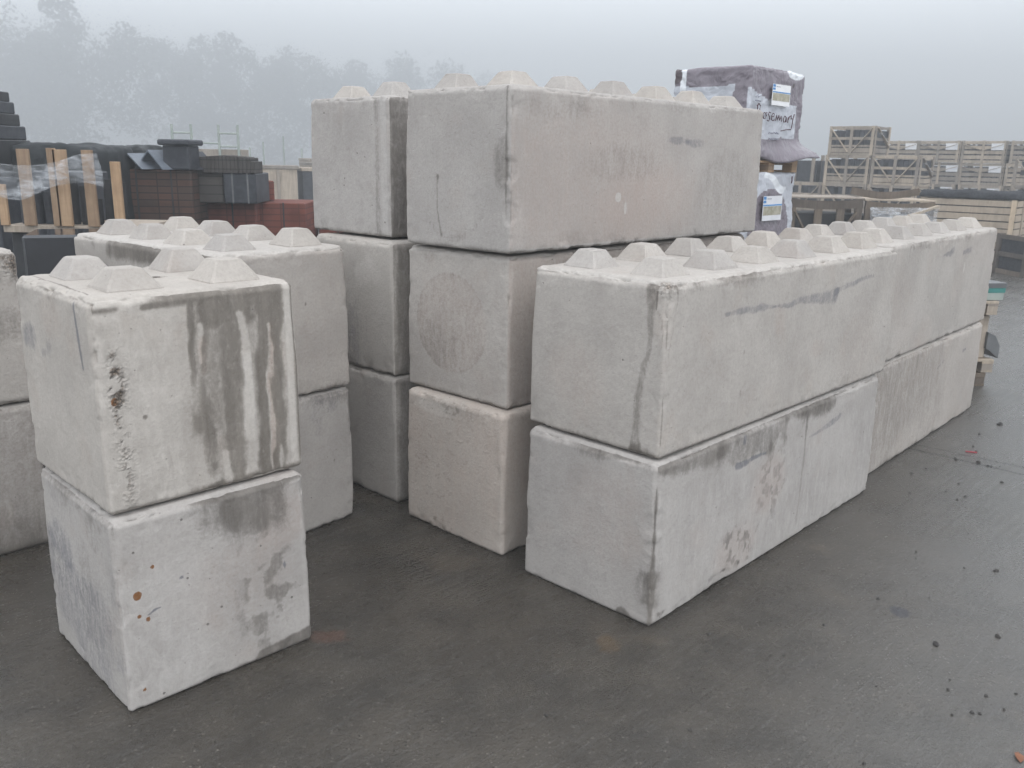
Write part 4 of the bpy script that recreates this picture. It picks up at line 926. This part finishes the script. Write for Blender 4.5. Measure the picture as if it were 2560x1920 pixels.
for a in ((-40, 72, 11.2, 5.5, 1, 'foggy tree at the left edge of the photo'), (-33.5, 70, 12.8, 5, 2, 'tallest foggy tree, high above the dark stepped pile'), (-28, 76, 12.2, 4.6, 3, 'foggy tree right of the tallest one'),
          (-21.5, 78, 10.2, 4.6, 4, 'foggy tree above the scaffold frame'), (-15.5, 84, 9.6, 4.4, 5, 'fainter foggy tree between scaffold and tall pale block'), (-10.5, 92, 10.5, 5, 6, 'faint foggy tree just left of the tall pale block'),
          (-4.0, 100, 10.2, 5.5, 7, 'very faint foggy tree above the tall pale block'), (-47, 76, 12, 5.5, 8, 'foggy tree partly outside the left edge')):
    tree(a[0]*3.4, a[1]*3.4, 2+(a[2]-2)*3.4, a[3]*3.4, *a[4:])

# ------------------------------------------------------------------ small things on the ground
pts = [(4.051, 6.935, 3.0), (3.736, 6.658, 1.6), (3.53, 6.348, 1.5), (3.492, 6.224, 1.4), (3.24, 6.023, 1.8), (3.376, 5.97, 2.4), (3.411, 5.904, 1.3), (3.426, 5.888, 1), (2.931, 5.821, 1.3), (2.786, 5.718, 1.4), (3.019, 5.53, 1.2), (2.946, 5.297, 1.6), (2.866, 5.239, 1.2),
 (2.867, 5.391, 1), (3.33, 5.567, 1.7), (2.609, 5.344, 1.3), (2.579, 4.234, 1.8), (1.915, 3.491, 2.2), (2.234, 3.569, 1.9), (2.425, 4.265, 1), (2.253, 4.453, 1.1), (1.824, 3.908, 1.3), (1.467, 3.645, 1.1), (1.204, 3.384, .9), (.913, 3.545, 1.3), (.873, 3.405, 1),
 (1.804, 3.146, 1.1), (1.94, 3.109, 1.2), (1.825, 2.995, 1.3), (1.853, 2.988, 1.1), (1.963, 3.017, .9), (.693, 2.855, 1.2), (1.281, 2.682, 1), (1.739, 2.977, .9), (.819, 3.86, .8), (-.301, 3.704, 1), (.153, 2.927, 1.2), (2.071, 3.126, .9)]
for k in range(22):
    a = random.random(); pts.append((1.2+a*2.6+random.uniform(-.5, .9), 2.8+a*3.6+random.uniform(-.5, .4), random.uniform(.35, .8)))
SM = []
for s_ in range(5):
    rr = random.Random(s_); vs = []; fs = []
    for k, (z, q) in enumerate(((0, .9), (.45, 1.0), (.95, .55))):
        for i in range(7): t = 6.283*i/7; q2 = q*(1+rr.uniform(-.3, .3)); vs.append((q2*math.cos(t), q2*.75*math.sin(t), z*(1+rr.uniform(-.2, .2))-.02))
    for k in range(2):
        for i in range(7): fs.append((k*7+i, k*7+(i+1) % 7, (k+1)*7+(i+1) % 7, (k+1)*7+i))
    fs.append(tuple(range(14, 21))); me = bpy.data.meshes.new('stone'); me.from_pydata(vs, [], fs); me.materials.append(STONE); SM.append(me)
def inside(x, y):
    for b in blocks:
        dx, dy = x-b[0], y-b[1]; c, s = math.cos(b[2]), math.sin(b[2]); u, v = dx*c+dy*s, -dx*s+dy*c
        if -.03 < u < b[4]+.03 and -.03 < v < b[5]+.03 and b[3] < .1: return True
for i, (x, y, s_) in enumerate(pts):
    if inside(x, y): continue
    o = link('stone', random.choice(SM), None); s_ *= .0075; o.location = (x, y, 0); o.scale = (s_, s_, s_*.8); o.rotation_euler = (0, 0, random.random()*6)
    tag(o, 'small dark stone chip lying on the wet concrete', 'stone', 'loose stone chips on the yard')
MB().box
o = MB().box(-.04, -.006, 0, .04, .006, .008, .002).build('plastic_strip', RED); o.location = (3.442, 6.203, 0); o.rotation_euler = (0, 0, -.3); tag(o, 'little red strip on the wet concrete near the ground joint', 'plastic strip')
vs = [(0, 0, .004), (.02, .015, .012), (.05, .02, .016), (.075, .0, .008), (.05, -.02, .010), (.02, -.015, .008)]
o = MB().add(vs, [(0, 1, 5), (1, 2, 4, 5), (2, 3, 4)]).build('leaf', LEAF); o.scale = (.8, .8, .8); o.location = (1.85, 2.70, 0); o.rotation_euler = (0, 0, 1.2); tag(o, 'brown dead leaf at the bottom right corner of the photo', 'leaf')
o.modifiers.new('thickness', 'SOLIDIFY').thickness = .001

# ------------------------------------------------------------------ haze
hz = MB().box(-260, -14, -1, 260, 380, 44).build('haze', None); tag(hz, kind='stuff')
m = bpy.data.materials.new('haze_air'); m.use_nodes = True; t = m.node_tree; t.nodes.clear()
oo = t.nodes.new('ShaderNodeOutputMaterial'); pv = t.nodes.new('ShaderNodeVolumePrincipled'); t.links.new(pv.outputs[0], oo.inputs['Volume'])
pv.inputs['Color'].default_value = (.93, .965, 1.0, 1); pv.inputs['Density'].default_value = .0082; pv.inputs['Anisotropy'].default_value = .2
hz.data.materials.append(m)
